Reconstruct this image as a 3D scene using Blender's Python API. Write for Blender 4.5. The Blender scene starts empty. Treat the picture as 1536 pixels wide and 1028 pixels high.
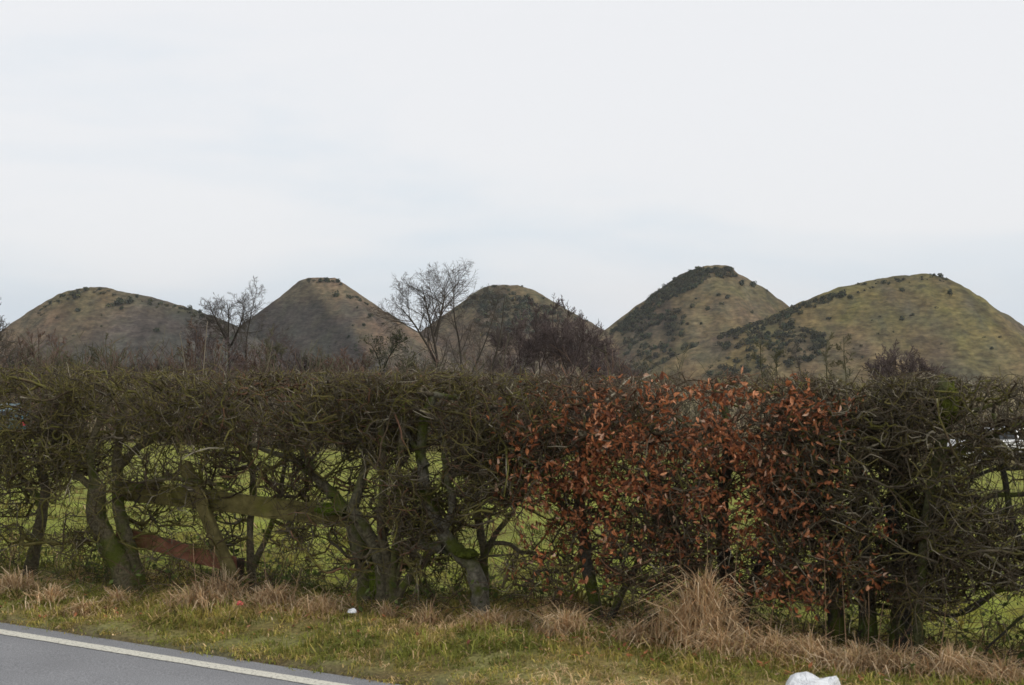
import bpy, math, random
import numpy as np
from mathutils import noise as mn, Vector

R = math.radians
rng = np.random.default_rng(7)
random.seed(7)
sc = bpy.context.scene
COL = sc.collection

# ------------------------------------------------------------------ camera, sky, sun, exposure
F, CX, HY, CZ = 2000.0, 768.0, 505.0, 2.01          # focal length / horizon in photo pixels, eye height
cam = bpy.data.cameras.new('camera')
cam.sensor_width = 36.0
cam.sensor_fit = 'HORIZONTAL'
cam.lens = 36.0 * F / 1536.0
cam.shift_y = -(514.0 - HY) / 1536.0
cam.clip_start = 0.1
cam.clip_end = 9000
cam.dof.use_dof = True
cam.dof.focus_distance = 60.0
cam.dof.aperture_fstop = 6.7
camo = bpy.data.objects.new('camera', cam)
camo.location = (0, 0, CZ)
camo.rotation_euler = (R(90), 0, 0)
COL.objects.link(camo)
sc.camera = camo

SUN_EL, SUN_AZ = 40.0, 118.0                            # azimuth clockwise from +Y (view direction)
w = bpy.data.worlds.new('World')
sc.world = w
w.use_nodes = True
nt = w.node_tree
nt.nodes.clear()
def N(t, typ, **kw):
    n = t.nodes.new(typ)
    for k, v in kw.items():
        setattr(n, k, v)
    return n
def L(t, a, b):
    t.links.new(a, b)
wo = N(nt, 'ShaderNodeOutputWorld')
bg = N(nt, 'ShaderNodeBackground')
sky = N(nt, 'ShaderNodeTexSky')
sky.sky_type = 'NISHITA'
sky.sun_disc = False
sky.sun_elevation = R(SUN_EL)
sky.sun_rotation = R(SUN_AZ)
sky.air_density = 1.0
sky.dust_density = 2.0
tc = N(nt, 'ShaderNodeTexCoord')
mp = N(nt, 'ShaderNodeMapping')
mp.inputs['Scale'].default_value = (1.0, 1.0, 4.5)
mp.inputs['Location'].default_value = (0.35, 0.1, 0.2)
L(nt, tc.outputs['Generated'], mp.inputs['Vector'])
n1 = N(nt, 'ShaderNodeTexNoise')
n1.inputs['Scale'].default_value = 2.6
n1.inputs['Detail'].default_value = 6
n1.inputs['Roughness'].default_value = 0.5
n1.inputs['Distortion'].default_value = 0.25
L(nt, mp.outputs['Vector'], n1.inputs['Vector'])
sep = N(nt, 'ShaderNodeSeparateXYZ')
L(nt, tc.outputs['Generated'], sep.inputs['Vector'])
elev = N(nt, 'ShaderNodeMapRange')                      # the overcast thins to a paler blue near the horizon
elev.inputs['From Min'].default_value = 0.0
elev.inputs['From Max'].default_value = 0.17
elev.inputs['To Min'].default_value = -0.13
elev.inputs['To Max'].default_value = 0.16
L(nt, sep.outputs['Z'], elev.inputs['Value'])
add = N(nt, 'ShaderNodeMath', operation='ADD')
L(nt, n1.outputs['Fac'], add.inputs[0])
L(nt, elev.outputs['Result'], add.inputs[1])
cr = N(nt, 'ShaderNodeValToRGB')
cr.color_ramp.interpolation = 'EASE'
cr.color_ramp.elements[0].position = 0.25
cr.color_ramp.elements[0].color = (6.85, 7.55, 8.2, 1)
cr.color_ramp.elements[1].position = 0.59
cr.color_ramp.elements[1].color = (8.30, 8.35, 8.52, 1)
L(nt, add.outputs[0], cr.inputs['Fac'])
mixs = N(nt, 'ShaderNodeMixRGB')
mixs.inputs['Fac'].default_value = 0.93
L(nt, cr.outputs['Color'], mixs.inputs['Color2'])
L(nt, sky.outputs['Color'], mixs.inputs['Color1'])
L(nt, mixs.outputs['Color'], bg.inputs['Color'])
bg.inputs['Strength'].default_value = 0.10
L(nt, bg.outputs['Background'], wo.inputs['Surface'])

sl = bpy.data.lights.new('sun', 'SUN')
sl.energy = 1.5
sl.angle = R(18)
sl.color = (1.0, 0.965, 0.91)
so = bpy.data.objects.new('sun', sl)
sv = Vector((math.sin(R(SUN_AZ)) * math.cos(R(SUN_EL)), math.cos(R(SUN_AZ)) * math.cos(R(SUN_EL)), math.sin(R(SUN_EL))))
so.rotation_euler = (-sv).to_track_quat('-Z', 'Y').to_euler()
so.location = sv * 200
COL.objects.link(so)

sc.view_settings.view_transform = 'Standard'
sc.view_settings.look = 'None'
sc.view_settings.gamma = 1.0
sc.view_settings.exposure = 0.14
sc.view_settings.use_curve_mapping = False
sc.render.engine = 'CYCLES'
sc.cycles.use_denoising = True
sc.cycles.denoiser = 'OPENIMAGEDENOISE'
sc.cycles.denoising_input_passes = 'RGB_ALBEDO_NORMAL'
sc.cycles.denoising_prefilter = 'ACCURATE'
sc.cycles.max_bounces = 6
sc.cycles.diffuse_bounces = 3
sc.cycles.transparent_max_bounces = 8
sc.cycles.use_fast_gi = False

# ------------------------------------------------------------------ helpers
def at(x, y, Y):
    """photo pixel + distance ahead -> world point"""
    return np.array([(x - CX) / F * Y, Y, CZ - (y - HY) / F * Y])

def hedge_Y(x, v=0.0):
    t = (x - CX) / F
    return (9.52 + v * 1.0595) / (1 + 0.35 * t)

def hp(x, y, v=0.0):
    """photo pixel -> point in the hedge, v metres behind its centre line"""
    return at(x, y, hedge_Y(x, v))

def hedge_v(x, y):
    return (y - 9.52 + 0.35 * x) / 1.0595

def sstep(a, b, x):
    t = min(1.0, max(0.0, (x - a) / (b - a)))
    return t * t * (3 - 2 * t)

def tag(o, label=None, cat=None, group=None, kind=None):
    if label: o['label'] = label
    if cat: o['category'] = cat
    if group: o['group'] = group
    if kind: o['kind'] = kind
    return o

def empty(name, loc=(0, 0, 0)):
    o = bpy.data.objects.new(name, None)
    o.location = loc
    o.empty_display_size = 0.2
    COL.objects.link(o)
    return o

def link(name, me, mat, parent=None, loc=(0, 0, 0)):
    o = bpy.data.objects.new(name, me)
    if mat and not me.materials:
        me.materials.append(mat)
    COL.objects.link(o)
    o.location = loc
    if parent is not None:
        o.parent = parent
        o.location = Vector(loc) - parent.location          # meshes are written in world coordinates
    return o

def np_mesh(name, V, loops, starts, totals, cols=None, smooth=True):
    me = bpy.data.meshes.new(name)
    V = np.ascontiguousarray(V, dtype=np.float32)
    me.vertices.add(len(V))
    me.vertices.foreach_set('co', V.ravel())
    me.loops.add(len(loops))
    me.loops.foreach_set('vertex_index', np.asarray(loops, dtype=np.int32))
    me.polygons.add(len(starts))
    me.polygons.foreach_set('loop_start', np.asarray(starts, dtype=np.int32))
    me.polygons.foreach_set('loop_total', np.asarray(totals, dtype=np.int32))
    me.polygons.foreach_set('use_smooth', np.full(len(starts), smooth, dtype=bool))
    me.update(calc_edges=True)
    if cols is not None:
        a = me.color_attributes.new('Col', 'FLOAT_COLOR', 'POINT')
        c4 = np.ones((len(V), 4), dtype=np.float32)
        c4[:, :3] = cols
        a.data.foreach_set('color', c4.ravel())
    return me

def uniform_mesh(name, V, faces, cols=None, smooth=True):
    """faces: (n,k) array"""
    faces = np.asarray(faces, dtype=np.int32)
    n, k = faces.shape
    return np_mesh(name, V, faces.ravel(), np.arange(n) * k, np.full(n, k), cols, smooth)

class Tubes:
    """collects tapering polylines and turns them into one mesh"""
    def __init__(self):
        self.P, self.Rr, self.C, self.n = [], [], [], []
    def add(self, pts, rad, col):
        pts = np.asarray(pts, dtype=np.float64)
        k = len(pts)
        if k < 2: return
        self.P.append(pts)
        self.Rr.append(np.broadcast_to(np.asarray(rad, dtype=np.float64), (k,)))
        c = np.asarray(col, dtype=np.float64)
        self.C.append(np.broadcast_to(c, (k, 3)))
        self.n.append(k)
    def mesh(self, name, sides=3, rough=0.0):
        P = np.concatenate(self.P); Rr = np.concatenate(self.Rr); C = np.concatenate(self.C)
        n = np.array(self.n); M = len(P)
        st = np.zeros(M, bool); en = np.zeros(M, bool)
        s0 = np.concatenate([[0], np.cumsum(n)[:-1]]); e0 = np.cumsum(n) - 1
        st[s0] = True; en[e0] = True
        nxt = np.minimum(np.arange(M) + 1, M - 1); prv = np.maximum(np.arange(M) - 1, 0)
        nxt[en] = np.where(en)[0]; prv[st] = np.where(st)[0]
        T = P[nxt] - P[prv]
        T /= np.maximum(np.linalg.norm(T, axis=1, keepdims=True), 1e-9)
        ref = np.array([0.43, 0.87, 0.22]); ref /= np.linalg.norm(ref)
        A = np.cross(T, ref); la = np.linalg.norm(A, axis=1, keepdims=True)
        A = np.where(la > 1e-3, A / np.maximum(la, 1e-6), np.array([1.0, 0, 0]))
        B = np.cross(T, A)
        th = np.arange(sides) / sides * 2 * math.pi
        rr = Rr[:, None] * np.ones((1, sides))
        if rough > 0:
            rr = rr * (1 + rough * rng.normal(size=rr.shape))
        V = P[:, None, :] + rr[:, :, None] * (np.cos(th)[None, :, None] * A[:, None, :] + np.sin(th)[None, :, None] * B[:, None, :])
        V = V.reshape(-1, 3)
        C = np.repeat(C, sides, axis=0)
        i = np.where(~en)[0]
        j = np.arange(sides); j2 = (j + 1) % sides
        q = np.stack([i[:, None] * sides + j, i[:, None] * sides + j2, (i[:, None] + 1) * sides + j2, (i[:, None] + 1) * sides + j], axis=2).reshape(-1, 4)
        caps = (e0[:, None] * sides + j[None, :])
        loops = np.concatenate([q.ravel(), caps.ravel()])
        totals = np.concatenate([np.full(len(q), 4), np.full(len(caps), sides)])
        starts = np.concatenate([[0], np.cumsum(totals)[:-1]])
        return np_mesh(name, V, loops, starts, totals, C)

def smooth_line(pts, rad=None, it=1, jit=0.0):
    pts = np.asarray(pts, float)
    rad = None if rad is None else np.asarray(rad, float)
    for _ in range(it):
        m = (pts[:-1] + pts[1:]) / 2
        if jit > 0: m = m + rng.normal(size=m.shape) * jit
        out = np.empty((len(pts) + len(m), 3)); out[0::2] = pts; out[1::2] = m
        k = out.copy(); k[1:-1] = out[:-2] * .25 + out[1:-1] * .5 + out[2:] * .25
        pts = k
        if rad is not None:
            rm = (rad[:-1] + rad[1:]) / 2
            ro = np.empty(len(pts)); ro[0::2] = rad; ro[1::2] = rm
            rad = ro
    return (pts, rad) if rad is not None else pts

# ------------------------------------------------------------------ materials
def mat_new(name):
    m = bpy.data.materials.new(name)
    m.use_nodes = True
    t = m.node_tree
    b = t.nodes['Principled BSDF']
    b.inputs['Specular IOR Level'].default_value = 0.25
    return m, t, b

def mat_col(name, rough=0.9, nscale=20.0, amount=0.5, bump=0.0, bscale=60.0, moss=None, moss_scale=6.0, moss_thr=0.55, up=0.0, spec=0.2, transl=0.0):
    """colour from the Col attribute, broken up with noise; optional patches of moss, more on upper sides"""
    m, t, b = mat_new(name)
    b.inputs['Roughness'].default_value = rough
    b.inputs['Specular IOR Level'].default_value = spec
    at_ = N(t, 'ShaderNodeAttribute'); at_.attribute_name = 'Col'
    tc = N(t, 'ShaderNodeNewGeometry')
    nz = N(t, 'ShaderNodeTexNoise'); nz.inputs['Scale'].default_value = nscale; nz.inputs['Detail'].default_value = 4
    L(t, tc.outputs['Position'], nz.inputs['Vector'])
    mr = N(t, 'ShaderNodeMapRange'); mr.inputs['From Min'].default_value = 0.3; mr.inputs['From Max'].default_value = 0.7
    mr.inputs['To Min'].default_value = 1 - amount; mr.inputs['To Max'].default_value = 1 + amount
    L(t, nz.outputs['Fac'], mr.inputs['Value'])
    mu = N(t, 'ShaderNodeVectorMath', operation='SCALE')
    L(t, at_.outputs['Color'], mu.inputs[0]); L(t, mr.outputs['Result'], mu.inputs['Scale'])
    col = mu.outputs['Vector']
    if moss is not None:
        n2 = N(t, 'ShaderNodeTexNoise'); n2.inputs['Scale'].default_value = moss_scale; n2.inputs['Detail'].default_value = 5
        L(t, tc.outputs['Position'], n2.inputs['Vector'])
        sp = N(t, 'ShaderNodeSeparateXYZ'); L(t, tc.outputs['Normal'], sp.inputs['Vector'])
        ma = N(t, 'ShaderNodeMath', operation='MULTIPLY_ADD'); ma.inputs[1].default_value = up
        L(t, sp.outputs['Z'], ma.inputs[0]); L(t, n2.outputs['Fac'], ma.inputs[2])
        m2 = N(t, 'ShaderNodeMapRange'); m2.inputs['From Min'].default_value = moss_thr - .06; m2.inputs['From Max'].default_value = moss_thr + .06
        L(t, ma.outputs[0], m2.inputs['Value'])
        mx = N(t, 'ShaderNodeMixRGB'); mx.inputs['Color2'].default_value = (*moss, 1)
        L(t, m2.outputs['Result'], mx.inputs['Fac']); L(t, col, mx.inputs['Color1'])
        col = mx.outputs['Color']
    L(t, col, b.inputs['Base Color'])
    if bump > 0:
        n3 = N(t, 'ShaderNodeTexNoise'); n3.inputs['Scale'].default_value = bscale; n3.inputs['Detail'].default_value = 5
        L(t, tc.outputs['Position'], n3.inputs['Vector'])
        bp = N(t, 'ShaderNodeBump'); bp.inputs['Strength'].default_value = bump; bp.inputs['Distance'].default_value = 0.5 / bscale * 2
        L(t, n3.outputs['Fac'], bp.inputs['Height']); L(t, bp.outputs['Normal'], b.inputs['Normal'])
    if transl > 0:
        tr = N(t, 'ShaderNodeBsdfTranslucent'); L(t, col, tr.inputs['Color'])
        ms = N(t, 'ShaderNodeMixShader'); ms.inputs['Fac'].default_value = transl
        out = t.nodes['Material Output']
        L(t, b.outputs['BSDF'], ms.inputs[1]); L(t, tr.outputs['BSDF'], ms.inputs[2]); L(t, ms.outputs['Shader'], out.inputs['Surface'])
    return m

M_BARK = mat_col('bark', 0.92, 45, 0.45, 0.9, 70, moss=(0.085, 0.100, 0.018), moss_scale=5, moss_thr=0.55, up=0.06)
M_BRANCH = mat_col('branch_bark', 0.9, 30, 0.4, 0.0, moss=(0.120, 0.112, 0.028), moss_scale=4, moss_thr=0.555, up=0.06)
M_TWIG = mat_col('twig', 0.9, 8, 0.35)
M_LEAF = mat_col('dry_leaf', 0.65, 60, 0.35, transl=0.25, spec=0.3)
M_GRASS = mat_col('grass_blade', 0.8, 3.0, 0.25, transl=0.25)
M_GORSE = mat_col('gorse', 0.9, 0.6, 0.4)
M_FAR_TWIG = mat_col('far_twig', 0.95, 0.8, 0.3)
M_WOOD = mat_col('old_board', 0.9, 14, 0.35, 0.5, 45, moss=(0.150, 0.145, 0.03), moss_scale=4, moss_thr=0.62, up=0.10)

def mat_solid(name, col, rough=0.5, metal=0.0, coat=0.0, spec=0.5, nscale=0, amount=0.1):
    m, t, b = mat_new(name)
    b.inputs['Base Color'].default_value = (*col, 1)
    b.inputs['Roughness'].default_value = rough
    b.inputs['Metallic'].default_value = metal
    b.inputs['Specular IOR Level'].default_value = spec
    b.inputs['Coat Weight'].default_value = coat
    if nscale:
        g = N(t, 'ShaderNodeTexCoord')
        nz = N(t, 'ShaderNodeTexNoise'); nz.inputs['Scale'].default_value = nscale; nz.inputs['Detail'].default_value = 4
        L(t, g.outputs['Object'], nz.inputs['Vector'])
        mr = N(t, 'ShaderNodeMapRange'); mr.inputs['To Min'].default_value = 1 - amount; mr.inputs['To Max'].default_value = 1 + amount
        L(t, nz.outputs['Fac'], mr.inputs['Value'])
        vm = N(t, 'ShaderNodeVectorMath', operation='SCALE'); vm.inputs[0].default_value = col
        L(t, mr.outputs['Result'], vm.inputs['Scale']); L(t, vm.outputs['Vector'], b.inputs['Base Color'])
    return m

def mat_ground():
    m, t, b = mat_new('ground')
    b.inputs['Roughness'].default_value = 0.95
    g = N(t, 'ShaderNodeNewGeometry')
    at_ = N(t, 'ShaderNodeAttribute'); at_.attribute_name = 'Col'
    def noise(s, d=5):
        n = N(t, 'ShaderNodeTexNoise'); n.inputs['Scale'].default_value = s; n.inputs['Detail'].default_value = d
        L(t, g.outputs['Position'], n.inputs['Vector']); return n
    a, c, d = noise(0.35), noise(2.5), noise(35)
    def scaled(src, lo, hi):
        r = N(t, 'ShaderNodeMapRange'); r.inputs['From Min'].default_value = .3; r.inputs['From Max'].default_value = .7
        r.inputs['To Min'].default_value = lo; r.inputs['To Max'].default_value = hi
        L(t, src.outputs['Fac'], r.inputs['Value']); return r.outputs['Result']
    m1 = N(t, 'ShaderNodeMath', operation='MULTIPLY'); L(t, scaled(a, .75, 1.25), m1.inputs[0]); L(t, scaled(c, .75, 1.25), m1.inputs[1])
    m2 = N(t, 'ShaderNodeMath', operation='MULTIPLY'); L(t, m1.outputs[0], m2.inputs[0]); L(t, scaled(d, .6, 1.4), m2.inputs[1])
    vm = N(t, 'ShaderNodeVectorMath', operation='SCALE'); L(t, at_.outputs['Color'], vm.inputs[0]); L(t, m2.outputs[0], vm.inputs['Scale'])
    mx = N(t, 'ShaderNodeMixRGB', blend_type='MULTIPLY'); mx.inputs['Fac'].default_value = 0.5
    L(t, vm.outputs['Vector'], mx.inputs['Color1'])
    rp = N(t, 'ShaderNodeValToRGB')
    rp.color_ramp.elements[0].position = .35; rp.color_ramp.elements[0].color = (1.25, .95, .7, 1)
    rp.color_ramp.elements[1].position = .6; rp.color_ramp.elements[1].color = (.95, 1.1, .9, 1)
    L(t, c.outputs['Fac'], rp.inputs['Fac']); L(t, rp.outputs['Color'], mx.inputs['Color2'])
    L(t, mx.outputs['Color'], b.inputs['Base Color'])
    bp = N(t, 'ShaderNodeBump'); bp.inputs['Strength'].default_value = .8; bp.inputs['Distance'].default_value = .03
    L(t, d.outputs['Fac'], bp.inputs['Height']); L(t, bp.outputs['Normal'], b.inputs['Normal'])
    return m
M_GROUND = mat_ground()

def mat_asphalt():
    m, t, b = mat_new('asphalt')
    b.inputs['Roughness'].default_value = 0.75
    b.inputs['Specular IOR Level'].default_value = 0.4
    g = N(t, 'ShaderNodeNewGeometry')
    n0 = N(t, 'ShaderNodeTexNoise'); n0.inputs['Scale'].default_value = 110; n0.inputs['Detail'].default_value = 3
    n1 = N(t, 'ShaderNodeTexNoise'); n1.inputs['Scale'].default_value = 1.1; n1.inputs['Detail'].default_value = 6
    vo = N(t, 'ShaderNodeTexVoronoi'); vo.inputs['Scale'].default_value = 85
    for n in (n0, n1, vo): L(t, g.outputs['Position'], n.inputs['Vector'])
    r0 = N(t, 'ShaderNodeValToRGB')
    r0.color_ramp.elements[0].position = .3; r0.color_ramp.elements[0].color = (.140, .142, .150, 1)
    r0.color_ramp.elements[1].position = .72; r0.color_ramp.elements[1].color = (.325, .328, .338, 1)
    L(t, n0.outputs['Fac'], r0.inputs['Fac'])
    r1 = N(t, 'ShaderNodeMapRange'); r1.inputs['From Min'].default_value = .3; r1.inputs['From Max'].default_value = .7
    r1.inputs['To Min'].default_value = .88; r1.inputs['To Max'].default_value = 1.12
    L(t, n1.outputs['Fac'], r1.inputs['Value'])
    vm = N(t, 'ShaderNodeVectorMath', operation='SCALE'); L(t, r0.outputs['Color'], vm.inputs[0]); L(t, r1.outputs['Result'], vm.inputs['Scale'])
    L(t, vm.outputs['Vector'], b.inputs['Base Color'])
    bp = N(t, 'ShaderNodeBump'); bp.inputs['Strength'].default_value = .7; bp.inputs['Distance'].default_value = .006
    L(t, vo.outputs['Distance'], bp.inputs['Height']); L(t, bp.outputs['Normal'], b.inputs['Normal'])
    return m
M_ASPHALT = mat_asphalt()

def mat_paint():
    m, t, b = mat_new('road_paint')
    b.inputs['Roughness'].default_value = 0.7
    g = N(t, 'ShaderNodeNewGeometry')
    n0 = N(t, 'ShaderNodeTexNoise'); n0.inputs['Scale'].default_value = 45; n0.inputs['Detail'].default_value = 5; n0.inputs['Roughness'].default_value = .7
    L(t, g.outputs['Position'], n0.inputs['Vector'])
    r0 = N(t, 'ShaderNodeValToRGB')
    r0.color_ramp.elements[0].position = .34; r0.color_ramp.elements[0].color = (.22, .21, .19, 1)
    r0.color_ramp.elements[1].position = .48; r0.color_ramp.elements[1].color = (.66, .64, .55, 1)
    L(t, n0.outputs['Fac'], r0.inputs['Fac']); L(t, r0.outputs['Color'], b.inputs['Base Color'])
    return m
M_PAINT = mat_paint()

def mat_hill():
    m, t, b = mat_new('hillside')
    b.inputs['Roughness'].default_value = 1.0
    b.inputs['Specular IOR Level'].default_value = 0.1
    g = N(t, 'ShaderNodeNewGeometry')
    at_ = N(t, 'ShaderNodeAttribute'); at_.attribute_name = 'Col'
    mp = N(t, 'ShaderNodeMapping'); mp.inputs['Scale'].default_value = (0.17, 0.17, 0.60)       # terracettes run level along the slope
    L(t, g.outputs['Position'], mp.inputs['Vector'])
    n0 = N(t, 'ShaderNodeTexNoise'); n0.inputs['Scale'].default_value = 1.0; n0.inputs['Detail'].default_value = 5; n0.inputs['Roughness'].default_value = .65
    L(t, mp.outputs['Vector'], n0.inputs['Vector'])
    n1 = N(t, 'ShaderNodeTexNoise'); n1.inputs['Scale'].default_value = .45; n1.inputs['Detail'].default_value = 5
    n2 = N(t, 'ShaderNodeTexNoise'); n2.inputs['Scale'].default_value = .06; n2.inputs['Detail'].default_value = 4
    for n in (n1, n2): L(t, g.outputs['Position'], n.inputs['Vector'])
    def rm(src, lo, hi):
        r = N(t, 'ShaderNodeMapRange'); r.inputs['From Min'].default_value = .3; r.inputs['From Max'].default_value = .7
        r.inputs['To Min'].default_value = lo; r.inputs['To Max'].default_value = hi
        L(t, src.outputs['Fac'], r.inputs['Value']); return r.outputs['Result']
    a = N(t, 'ShaderNodeMath', operation='MULTIPLY'); L(t, rm(n0, .62, 1.38), a.inputs[0]); L(t, rm(n1, .62, 1.38), a.inputs[1])
    vm = N(t, 'ShaderNodeVectorMath', operation='SCALE'); L(t, at_.outputs['Color'], vm.inputs[0]); L(t, a.outputs[0], vm.inputs['Scale'])
    mx = N(t, 'ShaderNodeMixRGB', blend_type='MULTIPLY'); mx.inputs['Fac'].default_value = 1
    rp = N(t, 'ShaderNodeValToRGB')
    rp.color_ramp.elements[0].position = .38; rp.color_ramp.elements[0].color = (1.08, .98, .94, 1)
    rp.color_ramp.elements[1].position = .62; rp.color_ramp.elements[1].color = (.94, .99, .92, 1)
    L(t, n2.outputs['Fac'], rp.inputs['Fac'])
    L(t, vm.outputs['Vector'], mx.inputs['Color1']); L(t, rp.outputs['Color'], mx.inputs['Color2'])
    L(t, mx.outputs['Color'], b.inputs['Base Color'])
    bp = N(t, 'ShaderNodeBump'); bp.inputs['Strength'].default_value = .6; bp.inputs['Distance'].default_value = 1.2
    L(t, n0.outputs['Fac'], bp.inputs['Height']); L(t, bp.outputs['Normal'], b.inputs['Normal'])
    return m
M_HILL = mat_hill()

# ------------------------------------------------------------------ ground, road
NX, NY = 0.494, 0.869                     # unit vector across the road (away from the camera)
DX, DY = 0.869, -0.494                    # along the road
EDGE, LINE = 6.70, 6.515

def ground_z(x, y):
    n = NX * x + NY * y
    v = hedge_v(x, y)
    bump = 0.035 * mn.noise(Vector((x * 1.3, y * 1.3, 0))) + 0.02 * mn.noise(Vector((x * 3.7, y * 3.7, 4)))
    if n < 3:
        z = -0.22 + 0.48 * (1 - sstep(-0.5, 0.75, n))
        return z + bump * (1 - sstep(0.2, .9, n))
    z = -0.22 + 0.13 * sstep(6.56, 6.86, n) + 0.10 * sstep(6.84, 7.7, n)
    z += bump * sstep(6.59, 6.94, n)
    z -= .09 * sstep(.2, 3.4, x) * sstep(6.9, 7.6, n)
    if v > 0.5:
        z -= 0.065 * min(v - 0.5, 50)
        if v > 50: z -= min(0.031 * (v - 50), 17.0)
        z += bump * 2 + 0.25 * mn.noise(Vector((x * .05, y * .05, 9))) * sstep(5, 40, v)
    return z

def axis(dense_a, dense_b, step, far, growth=1.22):
    a = list(np.arange(dense_a, dense_b + 1e-6, step))
    s = step; p = dense_b; hi = []
    while p < far:
        s *= growth; p += s; hi.append(p)
    s = step; p = dense_a; lo = []
    while p > -far:
        s *= growth; p -= s; lo.append(p)
    return np.array(lo[::-1] + a + hi)

ua = axis(-8, 8, 0.07, 2500)
va = axis(-2.6, 2.2, 0.06, 2500)
hx, hy = np.array([0.9438, -0.3304]), np.array([0.3304, 0.9438])     # along / across the hedge
O = np.array([0.0, 9.52])
gx = (O[0] + ua[:, None] * hx[0] + va[None, :] * hy[0]); gy = (O[1] + ua[:, None] * hx[1] + va[None, :] * hy[1])
GV = np.empty((len(ua) * len(va), 3)); GC = np.empty_like(GV)
k = 0
for i in range(len(ua)):
    for j in range(len(va)):
        x, y = gx[i, j], gy[i, j]
        GV[k] = (x, y, ground_z(x, y))
        n = NX * x + NY * y; v = va[j]
        fld = sstep(0.2, 1.2, v)
        dirt = (0.095, 0.078, 0.052); turf = (0.200, 0.175, 0.070); field = (0.175, 0.185, 0.030); scrub = (0.150, 0.118, 0.058)
        e = sstep(6.69, 6.95, n) if n > 3 else 1.0
        c = [dirt[q] * (1 - e) + turf[q] * e for q in range(3)]
        c = [c[q] * (1 - fld) + field[q] * fld for q in range(3)]
        f2 = sstep(34, 52, v + 9 * mn.noise(Vector((x * .12, y * .2, 6)))) if v > 20 else 0.0
        c = [c[q] * (1 - f2) + scrub[q] * f2 for q in range(3)]
        GC[k] = c
        k += 1
ii, jj = np.meshgrid(np.arange(len(ua) - 1), np.arange(len(va) - 1), indexing='ij')
q0 = (ii * len(va) + jj).ravel()
gf = np.stack([q0, q0 + len(va), q0 + len(va) + 1, q0 + 1], axis=1)
ground = link('ground', uniform_mesh('ground', GV, gf, GC), M_GROUND)
tag(ground, 'grass verge and sloping green field around the hedge', kind='structure')

def road_z(n):
    c = (EDGE + 0.7) / 2
    return -0.12 + 0.05 * (1 - ((n - c) / 3.03) ** 2)

def strip(n0, n1, s0, s1, ns, nn, lift, raggedness=0.0):
    V = []; f = []
    for a in range(ns + 1):
        s = s0 + (s1 - s0) * a / ns
        for b in range(nn + 1):
            n = n0 + (n1 - n0) * b / nn
            if raggedness and b in (0, nn): n += raggedness * mn.noise(Vector((s * 4, b, 0)))
            V.append((DX * s + NX * n, DY * s + NY * n, road_z(n) + lift))
    for a in range(ns):
        for b in range(nn):
            q = a * (nn + 1) + b
            f.append((q, q + nn + 1, q + nn + 2, q + 1))
    return np.array(V), f
V, f = strip(0.62, EDGE + 0.06, -160, 160, 400, 10, 0.0)
road = link('road', uniform_mesh('road', V, f), M_ASPHALT)
tag(road, 'grey worn asphalt road', kind='structure')
V, f = strip(LINE - 0.06, LINE + 0.06, -60, 60, 1200, 1, 0.004, 0.010)
em = link('road_marking', uniform_mesh('road_marking', V, f), M_PAINT)
tag(em, 'worn white line painted along the edge of the road', kind='structure')

# ------------------------------------------------------------------ hills
def fbm(x, y, z, s, o=4):
    return mn.fractal(Vector((x * s, y * s, z)), 0.9, 2.1, o)

HILLS = [
    dict(D=620, sil=[(-150, 575), (0, 498), (40, 470), (88, 441), (118, 433), (150, 430), (178, 436), (215, 443), (260, 455), (300, 467), (350, 486), (420, 530), (480, 575)], a=0.10, k=.62,
         label='broad brown spoil hill with a rounded crest furthest to the left'),
    dict(D=650, sil=[(270, 575), (335, 508), (380, 475), (420, 445), (448, 422), (462, 417), (502, 417), (522, 430), (560, 456), (615, 492), (680, 533), (740, 575)], a=0.60, k=.62,
         label='pointed spoil hill with a dark bare flank, second from the left'),
    dict(D=720, sil=[(545, 575), (610, 512), (650, 485), (690, 455), (718, 434), (742, 427), (776, 428), (802, 436), (840, 458), (870, 475), (905, 494), (960, 528), (1020, 575)], a=0.0, k=.62,
         label='small steep spoil hill behind the bare trees in the middle'),
    dict(D=670, sil=[(790, 575), (860, 526), (908, 495), (940, 470), (985, 437), (1020, 412), (1048, 401), (1075, 397), (1094, 400), (1110, 412), (1145, 431), (1180, 457), (1240, 500), (1330, 575)], a=-0.05, k=.60,
         label='tallest spoil hill with dark gorse over its crest'),
    dict(D=560, sil=[(930, 578), (1040, 522), (1080, 501), (1140, 480), (1190, 458), (1240, 438), (1290, 423), (1340, 415), (1388, 411), (1414, 415), (1440, 428), (1490, 462), (1536, 490), (1600, 530), (1680, 578)], a=0.30, k=.60,
         label='long olive green spoil hill furthest to the right'),
]
ZB = -24.0
for H in HILLS:
    D = H['D']
    s = np.array([at(px, py, D) for px, py in H['sil']])
    xs = np.linspace(s[0, 0], s[-1, 0], 400)
    zs = np.interp(xs, s[:, 0], s[:, 2]) + np.array([.45 * mn.noise(Vector((q * .12, D, 0))) + .3 * mn.noise(Vector((q * .35, D, 4))) for q in xs])
    ker = np.hanning(9) ** 3; ker /= ker.sum()
    zp = np.pad(zs, 4, mode='edge')
    H['xs'], H['zs'] = xs, np.convolve(zp, ker, mode='valid')
    H['x0'], H['x1'] = xs[0], xs[-1]
    H['xc'] = s[np.argmax(s[:, 2]), 0]

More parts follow.
